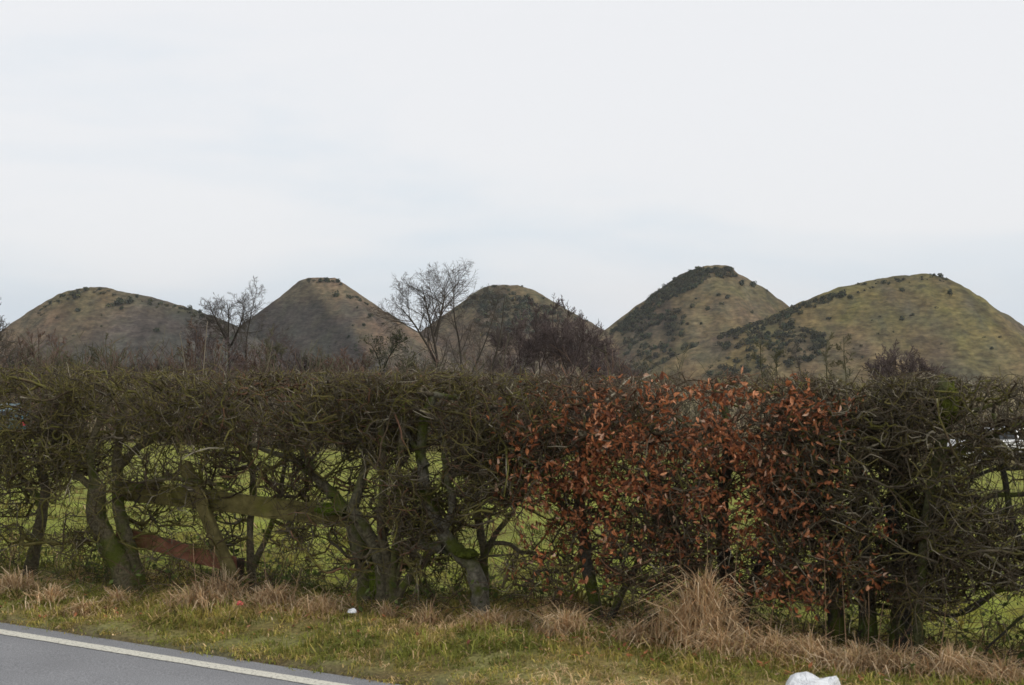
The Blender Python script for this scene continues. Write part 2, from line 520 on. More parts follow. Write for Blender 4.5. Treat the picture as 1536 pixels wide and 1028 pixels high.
def hill_z(H, x, y):
    t = H['D'] - y
    wv = 5 * mn.noise(Vector((x * .02, H['D'], 3)))
    xx = x - H['a'] * t * (1 if t > 0 else 0.3)
    S = float(np.interp(xx, H['xs'], H['zs'], left=ZB - 6, right=ZB - 6))
    rel = max(0.0, min(1.0, (S - ZB) / 45))
    k_ = H['k'] * (1 + 0.16 * mn.noise(Vector((x * .018, 7.7, H['D']))))
    tt = t if t > 0 else -t
    z = S - k_ * (math.sqrt(tt * tt + 4) - 2)
    r = min(1.0, tt / 12)
    # gullies and lumps
    z += r * (2.3 * fbm(x, y * .3, H['D'], .04) + .8 * fbm(x, y * .5, H['D'] + 5, .15, 3)) + .55 * fbm(x, y, H['D'] + 2, .20, 3)
    return z

def mixc(a, b, f):
    f = max(0.0, min(1.0, f))
    return tuple(a[i] * (1 - f) + b[i] * f for i in range(3))

TAN, BROWN, OLIVE, SHALE, DARK = (0.150, 0.112, 0.068), (0.086, 0.065, 0.047), (0.110, 0.096, 0.040), (0.062, 0.056, 0.049), (0.046, 0.042, 0.037)
def hill_col(i, H, x, y, z):
    t = H['D'] - y
    n1 = fbm(x, y, 11 + i, .03, 3); n2 = fbm(x, y, 31 + i, .09, 3); n3 = fbm(x, z * 1.5, 51 + i, .05, 3)
    xx = x - H['a'] * t
    h = (z - ZB) / 50
    if i == 0:
        c = mixc(TAN, BROWN, .45 + n2 * .5)
        c = mixc(c, SHALE, sstep(-8, 18, xx - H['xc'] + n1 * 14 - (h - .6) * 40))
        c = mixc(c, SHALE, sstep(.45, .2, h + n1 * .2) if False else (1 - sstep(.18, .5, h + n1 * .18)) * .8)
        c = mixc(c, OLIVE, sstep(.62, .85, h + n2 * .12) * .4)
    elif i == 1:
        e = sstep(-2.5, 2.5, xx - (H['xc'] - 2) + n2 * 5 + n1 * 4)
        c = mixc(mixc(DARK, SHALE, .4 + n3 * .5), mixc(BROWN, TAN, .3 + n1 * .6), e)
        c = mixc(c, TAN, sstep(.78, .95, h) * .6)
    elif i == 2:
        c = mixc(BROWN, TAN, .22 + n1 * .6)
        c = mixc(c, OLIVE, sstep(.5, .9, h + n2 * .2) * .5)
    elif i == 3:
        c = mixc(TAN, OLIVE, .45 + n1 * .7)
        c = mixc(c, BROWN, .25 + n2 * .4)
    else:
        c = mixc((.140, .120, .044), TAN, .35 + n1 * .6)
        c = mixc(c, BROWN, .2 + .4 * n2 + .5 * sstep(8, 45, xx - H['xc']) * (1 - h))
    n4 = fbm(x, y, 71 + i, .16, 3); n5 = fbm(x * 1.0, y * .25 + z * .6, 91 + i, .045, 3)
    c = mixc(c, (.062, .060, .040), sstep(.12, .5, n4) * .55)
    c = mixc(c, SHALE, sstep(.1, .6, n5) * .5)
    n6 = fbm(x - H['a'] * t, y * .10, 111 + i, .13, 3); n7 = fbm(x - H['a'] * t, y * .06, 131 + i, .035, 2)
    g_ = 1 + .24 * max(-1, min(1, n6 * 1.6)) + .16 * max(-1, min(1, n7 * 1.6))  # downslope erosion streaks in the colour, standing in for crisper gully shading
    return tuple(q_ * g_ for q_ in c)

for i, H in enumerate(HILLS):
    nxg, nyg = 200, 64
    xsg = np.linspace(H['x0'] - 10, H['x1'] + 10, nxg)
    ysg = H['D'] + np.linspace(-1, 1, nyg) * 115
    ysg = H['D'] + np.sign(np.linspace(-1, 1, nyg)) * np.abs(np.linspace(-1, 1, nyg)) ** 1.25 * 115
    V = np.empty((nxg * nyg, 3)); C = np.empty_like(V); kk = 0
    for x in xsg:
        for y in ysg:
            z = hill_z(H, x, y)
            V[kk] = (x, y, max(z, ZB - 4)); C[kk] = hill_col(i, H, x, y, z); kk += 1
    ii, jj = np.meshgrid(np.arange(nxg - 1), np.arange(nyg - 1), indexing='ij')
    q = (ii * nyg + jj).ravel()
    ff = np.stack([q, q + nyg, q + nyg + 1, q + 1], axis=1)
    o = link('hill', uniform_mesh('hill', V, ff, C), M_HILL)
    tag(o, H['label'], kind='structure', group='row of five spoil hills')

def hill_hit(i, px, py):
    """where the view through a photo pixel meets hill i (its crest if it passes just over)"""
    H = HILLS[i]
    best = None
    for t in np.arange(95, -6, -1.0):
        Y = H['D'] - t
        p = at(px, py, Y)
        d = p[2] - hill_z(H, p[0], Y)
        if d <= 0: return p
        if best is None or d < best[0]: best = (d, p)
    p = best[1].copy()
    p[2] -= best[0]
    return p

def bush_mesh(seed, nblob=7, nleaf=26):
    """a lumpy shrub of unit width made of many small leaf faces on several lobes"""
    r = np.random.default_rng(seed)
    V, Fc, C = [], [], []
    for b in range(nblob):
        a = r.uniform(0, 6.28); d = r.uniform(0, .32)
        c = np.array([d * math.cos(a), d * math.sin(a), r.uniform(.12, .42)]); rad = r.uniform(.14, .24)
        shade = r.uniform(.75, 1.3)
        for l in range(nleaf):
            nrm = r.normal(size=3); nrm /= np.linalg.norm(nrm)
            p = c + nrm * rad * r.uniform(.7, 1.12)
            if p[2] < 0: p[2] = abs(p[2]) * .3
            u = np.cross(nrm, r.normal(size=3)); u /= np.linalg.norm(u)
            v2 = np.cross(nrm, u) + nrm * r.normal() * .4
            s = r.uniform(.04, .09)
            k0 = len(V)
            V += [p - u * s, p + u * s, p + v2 * s * 1.6]
            Fc.append((k0, k0 + 1, k0 + 2))
            cc = np.array([.034, .040, .020]) * shade * r.uniform(.7, 1.35)
            if r.random() < .08: cc = np.array([.10, .095, .03])
            C += [cc] * 3
    me = uniform_mesh('gorse_bush', np.array(V), Fc, np.array(C), smooth=False)
    me.materials.append(M_GORSE)
    return me
BUSH = [bush_mesh(s) for s in range(5)]

ISO = {
    0: [(118, 440, 18), (128, 434, 10), (75, 454, 9), (62, 464, 6), (95, 443, 9), (108, 440, 9), (180, 452, 20), (166, 456, 14), (195, 449, 14), (183, 461, 11), (117, 465, 11), (87, 476, 7),
        (110, 503, 5), (152, 474, 5), (236, 496, 12), (285, 461, 11), (263, 458, 8), (150, 433, 7), (205, 444, 8), (235, 460, 6), (300, 468, 9), (152, 490, 5)],
    1: [(492, 420, 15), (480, 421, 9), (507, 421, 10), (505, 441, 12), (525, 444, 11), (540, 450, 8), (549, 455, 7), (536, 461, 6), (555, 474, 9), (530, 488, 6), (546, 488, 9), (574, 485, 6), (466, 418, 4)],
    2: [(742, 429, 9), (760, 429, 9), (770, 439, 11), (790, 443, 9), (729, 434, 10), (712, 444, 9), (700, 452, 8), (815, 447, 7), (868, 476, 6), (880, 481, 6), (856, 470, 6), (662, 480, 6), (783, 429, 5)],
    3: [(1112, 423, 15), (1130, 427, 12), (1078, 442, 10), (1092, 446, 9), (1040, 458, 10), (1062, 462, 9), (1128, 468, 7), (1083, 455, 8), (1012, 474, 8), (1052, 484, 7), (1044, 448, 7), (1150, 436, 5)],
    4: [(1410, 414, 10), (1401, 412, 8), (1419, 419, 8), (1396, 412, 6), (1326, 422, 12), (1297, 425, 7), (1345, 418, 8), (1352, 435, 10), (1275, 445, 12), (1265, 437, 12), (1251, 441, 7), (1424, 438, 12), (1353, 477, 11),
        (1405, 461, 7), (1488, 523, 7), (1412, 515, 8), (1340, 498, 4), (1290, 466, 4), (1315, 425, 7), (1244, 478, 9), (1476, 506, 5)],
}
HNAME = ['the far left broad spoil hill', 'the pointed dark-flanked spoil hill', 'the steep middle spoil hill', 'the tallest spoil hill', 'the long olive spoil hill at right']
ORD = 'first second third fourth fifth sixth seventh eighth ninth tenth eleventh twelfth thirteenth fourteenth fifteenth sixteenth seventeenth eighteenth nineteenth twentieth twenty-first twenty-second'.split()
for i, lst in ISO.items():
    lst.sort()
    for q, (px, py, s) in enumerate(lst):
        p = hill_hit(i, px, py + s * .28)
        wdt = s / F * p[1] * 1.25
        o = bpy.data.objects.new('gorse_bush', BUSH[(q * 3 + i) % 5])
        COL.objects.link(o)
        o.location = (p[0], p[1], p[2] - .12 * wdt)
        o.scale = (wdt, wdt, wdt * random.uniform(.85, 1.25))
        o.rotation_euler.z = random.uniform(0, 6.28)
        tag(o, ('large' if s >= 12 else 'medium' if s >= 8 else 'tiny') + ' dark gorse bush, ' + ORD[q] + ' from the left on ' + HNAME[i], 'bush', 'gorse bushes on ' + HNAME[i])

def in_poly(x, y, P):
    c = False; j = len(P) - 1
    for k in range(len(P)):
        if (P[k][1] > y) != (P[j][1] > y) and x < (P[j][0] - P[k][0]) * (y - P[k][1]) / (P[j][1] - P[k][1]) + P[k][0]: c = not c
        j = k
    return c

MASS = {
    2: [([(650, 488), (718, 436), (780, 430), (880, 482), (876, 488), (790, 440), (720, 446), (655, 494)], 50, (4, 8), -.05), ([(690, 458), (720, 438), (765, 440), (800, 450), (850, 470), (830, 505), (760, 520), (720, 500), (715, 470)], 300, (9, 15), -.05)],
    3: [([(912, 500), (985, 438), (1020, 412), (1050, 401), (1092, 401), (1104, 412), (1085, 414), (1066, 411), (1048, 425), (1030, 436), (1000, 450), (965, 475), (935, 497)], 520, (8, 13), -.4),
        ([(930, 500), (975, 470), (1020, 462), (1035, 490), (1000, 520), (940, 530)], 130, (9, 15), .0),
        ([(905, 540), (960, 530), (1080, 505), (1100, 540), (1060, 572), (905, 572)], 210, (8, 15), .0)],
    4: [([(1262, 436), (1290, 424), (1345, 416), (1420, 414), (1424, 422), (1345, 424), (1268, 446)], 34, (4, 8), .05), ([(1240, 470), (1500, 470), (1540, 540), (1240, 540)], 30, (3, 7), .2), ([(1075, 503), (1140, 481), (1190, 459), (1265, 433), (1270, 443), (1215, 462), (1180, 478), (1130, 495), (1080, 510)], 260, (7, 11), -.25),
        ([(1070, 512), (1150, 490), (1190, 480), (1245, 505), (1230, 535), (1150, 560), (1060, 565)], 240, (9, 16), .05),
        ([(1200, 500), (1250, 510), (1240, 540), (1200, 530)], 12, (7, 12), .1)],
    1: [([(455, 418), (505, 417), (545, 446), (535, 452), (500, 428), (458, 424)], 26, (4, 8), .0), ([(480, 500), (620, 500), (650, 540), (470, 545)], 26, (5, 9), .15)],
    0: [([(55, 468), (92, 442), (120, 433), (130, 436), (100, 450), (62, 474)], 26, (4, 8), -.1), ([(140, 432), (215, 444), (300, 468), (296, 476), (210, 452), (140, 440)], 40, (4, 8), .05), ([(300, 470), (345, 488), (360, 520), (290, 510)], 30, (6, 12), .2)],
}
bv = []
for me in BUSH:
    v = np.empty(len(me.vertices) * 3, np.float32); me.vertices.foreach_get('co', v)
    c = np.empty(len(me.vertices) * 4, np.float32); me.color_attributes['Col'].data.foreach_get('color', c)
    bv.append((v.reshape(-1, 3), c.reshape(-1, 4)[:, :3]))
for i, polys in MASS.items():
    Vs, Cs = [], []
    for P, cnt, (s0, s1), sp in polys:
        xa, xb = min(p[0] for p in P), max(p[0] for p in P); ya, yb = min(p[1] for p in P), max(p[1] for p in P)
        made = 0; tries = 0
        while made < cnt and tries < 6000:
            tries += 1
            x, y = random.uniform(xa, xb), random.uniform(ya, yb)
            if not in_poly(x, y, P): continue
            if mn.noise(Vector((x * .035, y * .05, i * 3.3))) < sp - .25: continue
            s = s0 * .5 + (s1 - s0 * .5) * random.random() ** 1.2
            p = hill_hit(i, x, y + s * .3)
            wd = s / F * p[1] * 1.2
            v, c = bv[random.randrange(5)]
            a = random.uniform(0, 6.28); ca, sa = math.cos(a), math.sin(a)
            q = np.stack([v[:, 0] * ca - v[:, 1] * sa, v[:, 0] * sa + v[:, 1] * ca, v[:, 2]], axis=1) * wd
            q += p - np.array([0, 0, .1 * wd])
            Vs.append(q); Cs.append(c * random.uniform(.65, 1.6) * np.array([random.uniform(.9, 1.35), 1, 1])); made += 1
    Vs = np.concatenate(Vs); Cs = np.concatenate(Cs)
    o = link('gorse_scrub', uniform_mesh('gorse_scrub', Vs, np.arange(len(Vs)).reshape(-1, 3), Cs, smooth=False), M_GORSE)
    tag(o, 'mass of dark gorse scrub growing over ' + HNAME[i], 'scrub', kind='stuff')

# ------------------------------------------------------------------ trees and scrub beyond the field
def unit(v):
    return v / max(1e-9, math.sqrt(v[0] ** 2 + v[1] ** 2 + v[2] ** 2))

def grow(T, p, d, Ln, r, lvl, prm, col, r_=None):
    """one branch and its children, into the tube collector T[lvl]"""
    r_ = r_ or random
    nseg = prm['seg'][min(lvl, len(prm['seg']) - 1)]
    pts = [np.array(p)]; dirs = [d]
    crook = prm['crook']
    for s in range(nseg):
        d = unit(d + np.array([r_.gauss(0, crook), r_.gauss(0, crook), r_.gauss(0, crook)]) + np.array([0, 0, prm['up'][min(lvl, len(prm['up']) - 1)]]))
        pts.append(pts[-1] + d * Ln / nseg); dirs.append(d)
    tip = prm.get('tip', .006)
    rad = np.linspace(r, max(tip, r * .35), nseg + 1)
    T[min(lvl, len(T) - 1)].add(np.array(pts), rad, np.array(col) * r_.uniform(.75, 1.3))
    if lvl >= prm['levels']: return
    children(T, pts, dirs, rad, Ln, lvl, prm, col, r_)

def children(T, pts, dirs, rad, Ln, lvl, prm, col, r_=random, t0=None):
    nseg = len(pts) - 1
    nc = prm['kids'][min(lvl, len(prm['kids']) - 1)]
    t0 = prm.get('t0', .25) if t0 is None else t0
    for c in range(nc):
        t = t0 + (1 - t0) * (c + r_.random()) / nc
        f = min(nseg - 1e-6, t * nseg); k = int(f); fr = f - k
        p = pts[k] * (1 - fr) + pts[k + 1] * fr
        d = dirs[k + 1]
        ang = prm['ang'] * r_.uniform(.7, 1.25)
        ax = np.array([r_.gauss(0, 1), r_.gauss(0, 1), r_.gauss(0, 1)]); ax = unit(ax - d * ax.dot(d))
        nd = unit(d * math.cos(ang) + ax * math.sin(ang))
        rr = (rad[k] * (1 - fr) + rad[k + 1] * fr)
        grow(T, p, nd, Ln * prm['ratio'] * (1.15 - .6 * t) * r_.uniform(.7, 1.25), max(prm.get('tip', .006), rr * prm.get('rr', .55)), lvl + 1, prm, col, r_)

BIRCH = dict(seg=[10, 6, 4, 3], crook=.12, up=[.05, .04, .02, -.03], levels=3, kids=[15, 9, 7, 3], ang=.78, ratio=.46, t0=.20, tip=.0048, rr=.5)
BUSHY = dict(seg=[6, 4, 3, 2], crook=.12, up=[.05, .05, .03, .01], levels=3, kids=[7, 6, 5, 3], ang=.66, ratio=.52, t0=.10, tip=.0105, rr=.5)
THICK = dict(seg=[6, 4, 3, 2], crook=.12, up=[.05, .05, .04, .02], levels=3, kids=[11, 9, 7, 3], ang=.68, ratio=.50, t0=.08, tip=.0098, rr=.5)
HAW = dict(seg=[6, 4, 3, 2], crook=.20, up=[.03, .05, .04, .02], levels=3, kids=[9, 8, 6, 3], ang=.75, ratio=.52, t0=.18, tip=.0065, rr=.5)

def far_tree(name, label, Y, stems, prm, col, cat='tree', group=None, scale_len=1.0, trunk_r=.06, ntw=4, leaf=None, seed=1, crown_len=None):
    """stems: photo-pixel polylines, lowest point first; the crown is grown from them"""
    global rng
    rr_ = random.Random(seed)
    b = at(stems[0][0][0], stems[0][0][1], Y)
    b = np.array([b[0], Y, ground_z(b[0], Y)])
    root = empty(name, b)
    tag(root, label, cat, group)
    tops = []
    Tt = Tubes()
    T = [Tubes(), Tubes(), Tubes()]
    for si, st in enumerate(stems):
        dy = rr_.uniform(-.5, .5)
        P = [at(x, y, Y) for x, y in st]
        P = [np.array([P[0][0], Y, ground_z(P[0][0], Y) - .1])] + P if P[0][2] > b[2] + .3 and si == 0 else P
        for k, p in enumerate(P):
            f = k / (len(P) - 1); p[1] += dy * f * 2 + rr_.uniform(-.15, .15) * f
        r0 = trunk_r * (1 if si == 0 else .75)
        rad = np.linspace(r0, max(prm['tip'] * 1.5, r0 * .18), len(P))
        P2, rad = smooth_line(np.array(P), rad, 2, .02)
        Tt.add(P2, rad, np.array(col) * .8)
        dirs = [unit(P2[min(k + 1, len(P2) - 1)] - P2[max(k - 1, 0)]) for k in range(len(P2))]
        Ln = sum(np.linalg.norm(P2[k + 1] - P2[k]) for k in range(len(P2) - 1))
        children(T, list(P2), dirs, rad, (crown_len or Ln) * scale_len, 0, prm, col, rr_)
        children(T, list(P2), dirs, rad, (crown_len or Ln) * scale_len * .5, 1, prm, col, rr_, t0=.55)
    link('trunk', Tt.mesh('trunk', 6), M_FAR_TWIG, root)
    tw = T[1]
    for q in (0, 2):
        tw.P += T[q].P; tw.Rr += T[q].Rr; tw.C += T[q].C; tw.n += T[q].n
    o = link('crown', tw.mesh('crown', 3), M_FAR_TWIG, root)
    tag(o, kind='stuff')
    if leaf:
        tips = np.array([P[-1] for P in tw.P]); rs = np.random.default_rng(seed)
        n, size, lc = leaf
        p = tips[rs.integers(0, len(tips), n)] + rs.normal(size=(n, 3)) * .06
        o = link('foliage', leaf_mesh('foliage', p, size, lc, rs), M_GORSE, root)
        tag(o, kind='stuff')
    return root

def leaf_mesh(name, p, size, lc, rs, flat=False):
    n = len(p)
    a = rs.normal(size=(n, 3)); a /= np.linalg.norm(a, axis=1, keepdims=True)
    b = np.cross(a, rs.normal(size=(n, 3))); b /= np.linalg.norm(b, axis=1, keepdims=True)
    s = size * rs.uniform(.6, 1.3, (n, 1))
    V = np.stack([p - a * s, p + b * s * .6, p + a * s, p - b * s * .6], axis=1).reshape(-1, 3)
    f = np.arange(4 * n).reshape(-1, 4)
    C = np.repeat(np.array(lc) * rs.uniform(.6, 1.5, (n, 1)), 4, axis=0)
    return uniform_mesh(name, V, f, C, smooth=False)

C_BIRCH = (.072, .060, .048); C_PURP = (.088, .066, .060); C_RED = (.112, .072, .053); C_OLV = (.086, .080, .046); C_GREY = (.092, .080, .067)
far_tree('birch_tree', 'tall bare birch with forked leaning stems rising left of the middle hill', 62,
         [[(668, 640), (660, 560), (653, 515), (645, 480), (640, 452), (634, 432)], [(655, 545), (638, 510), (618, 480), (602, 462)], [(652, 505), (662, 470), (668, 445), (666, 430)]],
         BIRCH, C_BIRCH, group='bare trees beyond the field', scale_len=1.1, trunk_r=.105, seed=3, crown_len=4.6)
far_tree('birch_tree', 'tall slender bare birch with a single upright stem beside the forked birch', 64,
         [[(694, 640), (693, 555), (690, 510), (682, 480), (681, 452), (684, 430)]],
         BIRCH, C_BIRCH, group='bare trees beyond the field', scale_len=1.05, trunk_r=.08, seed=8, crown_len=4.6)
far_tree('birch_tree', 'thin crooked bare sapling in front of the steep middle hill', 58,
         [[(706, 640), (700, 572), (722, 530), (738, 485), (746, 450)]],
         BIRCH, C_BIRCH, group='bare trees beyond the field', scale_len=1.05, trunk_r=.06, seed=9, crown_len=3)
far_tree('birch_tree', 'dark twisting bare sapling just right of the crooked sapling', 56,
         [[(733, 640), (732, 565), (746, 530), (754, 485), (757, 448)]],
         BIRCH, C_BIRCH, group='bare trees beyond the field', scale_len=1.0, trunk_r=.07, seed=10, crown_len=3)
far_tree('hawthorn_tree', 'flat topped dark green thorn tree below the pointed hill', 60,
         [[(572, 640), (574, 560), (568, 535), (555, 515)], [(574, 558), (585, 530), (600, 515)]],
         HAW, (.06, .058, .04), group='bare trees beyond the field', scale_len=.9, trunk_r=.07, seed=12, crown_len=2.2, leaf=(700, .042, (.050, .056, .028)))
for q, (x, top, tr) in enumerate([(778, 478, 5), (804, 462, 9), (830, 450, 4), (853, 462, 8), (876, 484, 3), (898, 518, 2)]):
    far_tree('bare_tree', ['bare purple brown tree at the left edge of the dense thicket', 'dense bare tree inside the purple brown thicket', 'bare tree with the tallest tip of the purple brown thicket',
                           'bare tree with a wispy top in the purple brown thicket', 'bare tree on the right shoulder of the purple brown thicket', 'low bare tree ending the purple brown thicket at right'][q], 68 + q % 3 * 2,
             [[(x, 640), (x + tr, 560), (x - 2, 505), (x + 1, top)], [(x + 2, 570), (x - 18, 520), (x - 24, top + 38)], [(x + 2, 575), (x + 16, 525), (x + 22, top + 40)]],
             THICK, C_PURP, group='purple brown thicket of bare trees', scale_len=.80, trunk_r=.05, seed=20 + q, crown_len=3.6)
far_tree('bare_tree', 'twiggy bare tree with a forked stem between the two left hills', 66,
         [[(345, 640), (347, 560), (345, 512), (350, 478), (347, 455)], [(346, 522), (330, 490), (320, 468)], [(347, 518), (365, 486), (374, 462)]],
         BIRCH, C_BIRCH, group='bare trees beyond the field', scale_len=1.3, trunk_r=.09, seed=31, crown_len=2.7)
far_tree('bare_tree', 'thin bare tree leaning right towards the pointed hill', 64,
         [[(366, 640), (370, 560), (372, 510), (380, 470), (392, 432)]],
         BIRCH, C_BIRCH, group='bare trees beyond the field', scale_len=.95, trunk_r=.06, seed=32, crown_len=3)
far_tree('bare_tree', 'hazy fine twigged tree left of the forked twiggy tree', 70,
         [[(312, 640), (314, 570), (310, 530), (316, 498)], [(314, 560), (296, 525), (290, 502)]],
         BIRCH, C_PURP, group='bare trees beyond the field', scale_len=1.1, trunk_r=.06, seed=34, crown_len=2.6)
far_tree('bare_tree', 'hazy fine twigged tree right of the leaning tree', 70,
         [[(398, 640), (400, 575), (398, 535), (404, 505)], [(400, 565), (418, 530), (424, 512)]],
         BIRCH, C_PURP, group='bare trees beyond the field', scale_len=1.1, trunk_r=.06, seed=35, crown_len=2.4)
far_tree('bare_tree', 'bare tree cut off by the left edge of the picture', 50,
         [[(-25, 640), (-20, 560), (-12, 510), (-18, 465)], [(-20, 560), (2, 520), (6, 495)]],
         BIRCH, C_BIRCH, group='bare trees beyond the field', scale_len=.8, trunk_r=.08, seed=33, crown_len=3)
SHR = [
    (62, 488, 30, C_RED, 'reddish bare shrub below the far left hill', 41), (30, 512, 24, C_GREY, 'grey bare shrub near the left edge', 47), (160, 508, 30, C_OLV, 'olive green rounded shrub below the far left hill', 42),
    (215, 528, 26, C_GREY, 'low grey shrub right of the olive shrub', 48), (300, 492, 34, C_RED, 'russet shrub left of the forked twiggy tree', 43), (405, 500, 24, C_OLV, 'olive brown shrub under the pointed hill left flank', 44),
    (450, 520, 28, C_PURP, 'purple grey shrub under the pointed hill', 49), (520, 520, 30, C_RED, 'russet brown shrub left of the flat topped thorn tree', 45), (620, 535, 26, C_OLV, 'olive shrub at the foot of the forked birch', 50),
    (930, 540, 26, C_PURP, 'low purple shrub right of the thicket', 51), (1348, 515, 26, C_PURP, 'rounded purple brown bare shrub before the olive hill', 46), (1382, 530, 18, C_PURP, 'smaller purple brown shrub beside the rounded one', 52),
    (1322, 528, 14, C_PURP, 'smallest purple brown shrub left of the rounded one', 53), (250, 530, 26, C_RED, 'low russet shrub between the olive and russet shrubs', 54), (100, 525, 26, C_OLV, 'low olive grey shrub beside the reddish one', 55),
    (330, 505, 34, C_PURP, 'dusky shrub at the foot of the forked twiggy tree', 56), (375, 515, 30, C_RED, 'brown shrub at the foot of the right leaning tree', 57), (485, 528, 28, C_OLV, 'drab shrub before the pointed hill', 58), (755, 520, 30, C_PURP, 'purple grey shrub left of the thicket', 59),
    (905, 528, 28, C_PURP, 'purple grey shrub closing the right side of the thicket', 63),
]
for x, top, hw, col, lab, sd in SHR:
    r_ = random.Random(sd)
    stems = [[(x, 640), (x + r_.uniform(-4, 4), 575), (x + r_.uniform(-5, 5), top + 4)]]
    for s in (-1, -.5, .5, 1):
        stems.append([(x + s * 5, 600), (x + s * hw * .45, 565), (x + s * hw * .8, top + 14 + abs(s) * 12)])
    far_tree('bare_shrub', lab, 60 + sd % 5, stems, BUSHY, col, cat='shrub', group='bare shrubs beyond the field', scale_len=.72, trunk_r=.03, seed=sd, crown_len=2.4)
THIN = [(1140, 512, C_OLV, 'spindly sapling with few twigs left of the olive hill'), (1165, 530, C_OLV, 'shorter spindly sapling second from the left before the olive hill'),
        (1205, 525, C_GREY, 'grey spindly sapling in the middle of the row before the olive hill'), (1238, 510, C_OLV, 'yellowish twiggy sapling before the olive hill'), (1268, 505, C_OLV, 'taller yellowish sapling nearest the purple shrubs')]
for q, (x, top, col, lab) in enumerate(THIN):
    far_tree('sapling', lab, 40, [[(x, 640), (x + 3, 575), (x - 3, 545), (x + q % 2 * 5 - 2, top)]], HAW, np.array(col) * 1.1, cat='sapling', group='spindly saplings before the olive hill', scale_len=.75, trunk_r=.022, seed=60 + q, crown_len=1.3)
# pale dead stems standing clear of the scrub
for q, (a, b, lab) in enumerate([((402, 556), (413, 512), 'pale bare pole like stem leaning right under the pointed hill'), ((306, 540), (310, 482), 'pale upright dead stem among the russet shrubs'),
                                 ((282, 540), (276, 500), 'pinkish dead stem leaning left among the russet shrubs')]):
    far_tree('dead_sapling', lab, 45, [[(a[0] - (b[0] - a[0]) * 1.6, 640), a, b]], dict(BIRCH, levels=2, kids=[3, 2, 1], tip=.006), (.26, .22, .17), cat='dead sapling', scale_len=.25, trunk_r=.028, seed=80 + q, crown_len=1.5)

# the low scrub along the far side of the field reads as one mass
T = Tubes()
r_ = random.Random(5)
for q in range(3000):
    x = r_.uniform(-34, 34) if q % 3 else r_.uniform(-27, 6); Y = 56 + r_.random() ** 1.5 * 24
    X = x * Y / 66
    Y += 6 * mn.noise(Vector((X * .16, 3, 3))) + 3 * mn.noise(Vector((X * .5, 1, 3)))
    z = ground_z(X, Y)
    hgt = ((4.3 if X < 8 else 3.2) + 1.2 * mn.noise(Vector((X * .25, Y * .2, 1))) + .7 * mn.noise(Vector((X * .7, Y * .5, 8)))) * r_.uniform(.7, 1.08)
    lean = np.array([r_.gauss(0, .34), r_.gauss(0, .3), r_.uniform(.75, 1.05)])
    base = np.array([X, Y, z - .05]); col = [C_PURP, C_RED, C_OLV, C_GREY][min(3, int((mn.noise(Vector((X * .2, Y * .2, 5))) + 1) * 2 + r_.gauss(0, .5)) % 4)]
    pts = [base + lean * hgt * f + np.array([r_.gauss(0, .08), r_.gauss(0, .08), 0]) * (f > 0) for f in (0, .35, .7, 1)]
    T.add(pts, [.020, .016, .012, .008], np.array(col) * r_.uniform(.7, 1.3))
    for c in range(7):
        f = r_.uniform(.15, .95); k = min(2, int(f * 3)); p = pts[k] + (pts[k + 1] - pts[k]) * (f * 3 - k)
        d = unit(np.array([r_.gauss(0, 1), r_.gauss(0, 1), .8])); ln = r_.uniform(.25, .8)
        T.add([p, p + d * ln * .5 + np.array([0, 0, .03]), p + d * ln + np.array([r_.gauss(0, .06), r_.gauss(0, .06), r_.uniform(0, .12)])], [.014, .012, .009], np.array(col) * r_.uniform(.7, 1.3))
o = link('undergrowth_scrub', T.mesh('scrub', 3), M_FAR_TWIG)
tag(o, 'low tangled bare scrub along the far side of the field', 'scrub', kind='stuff')

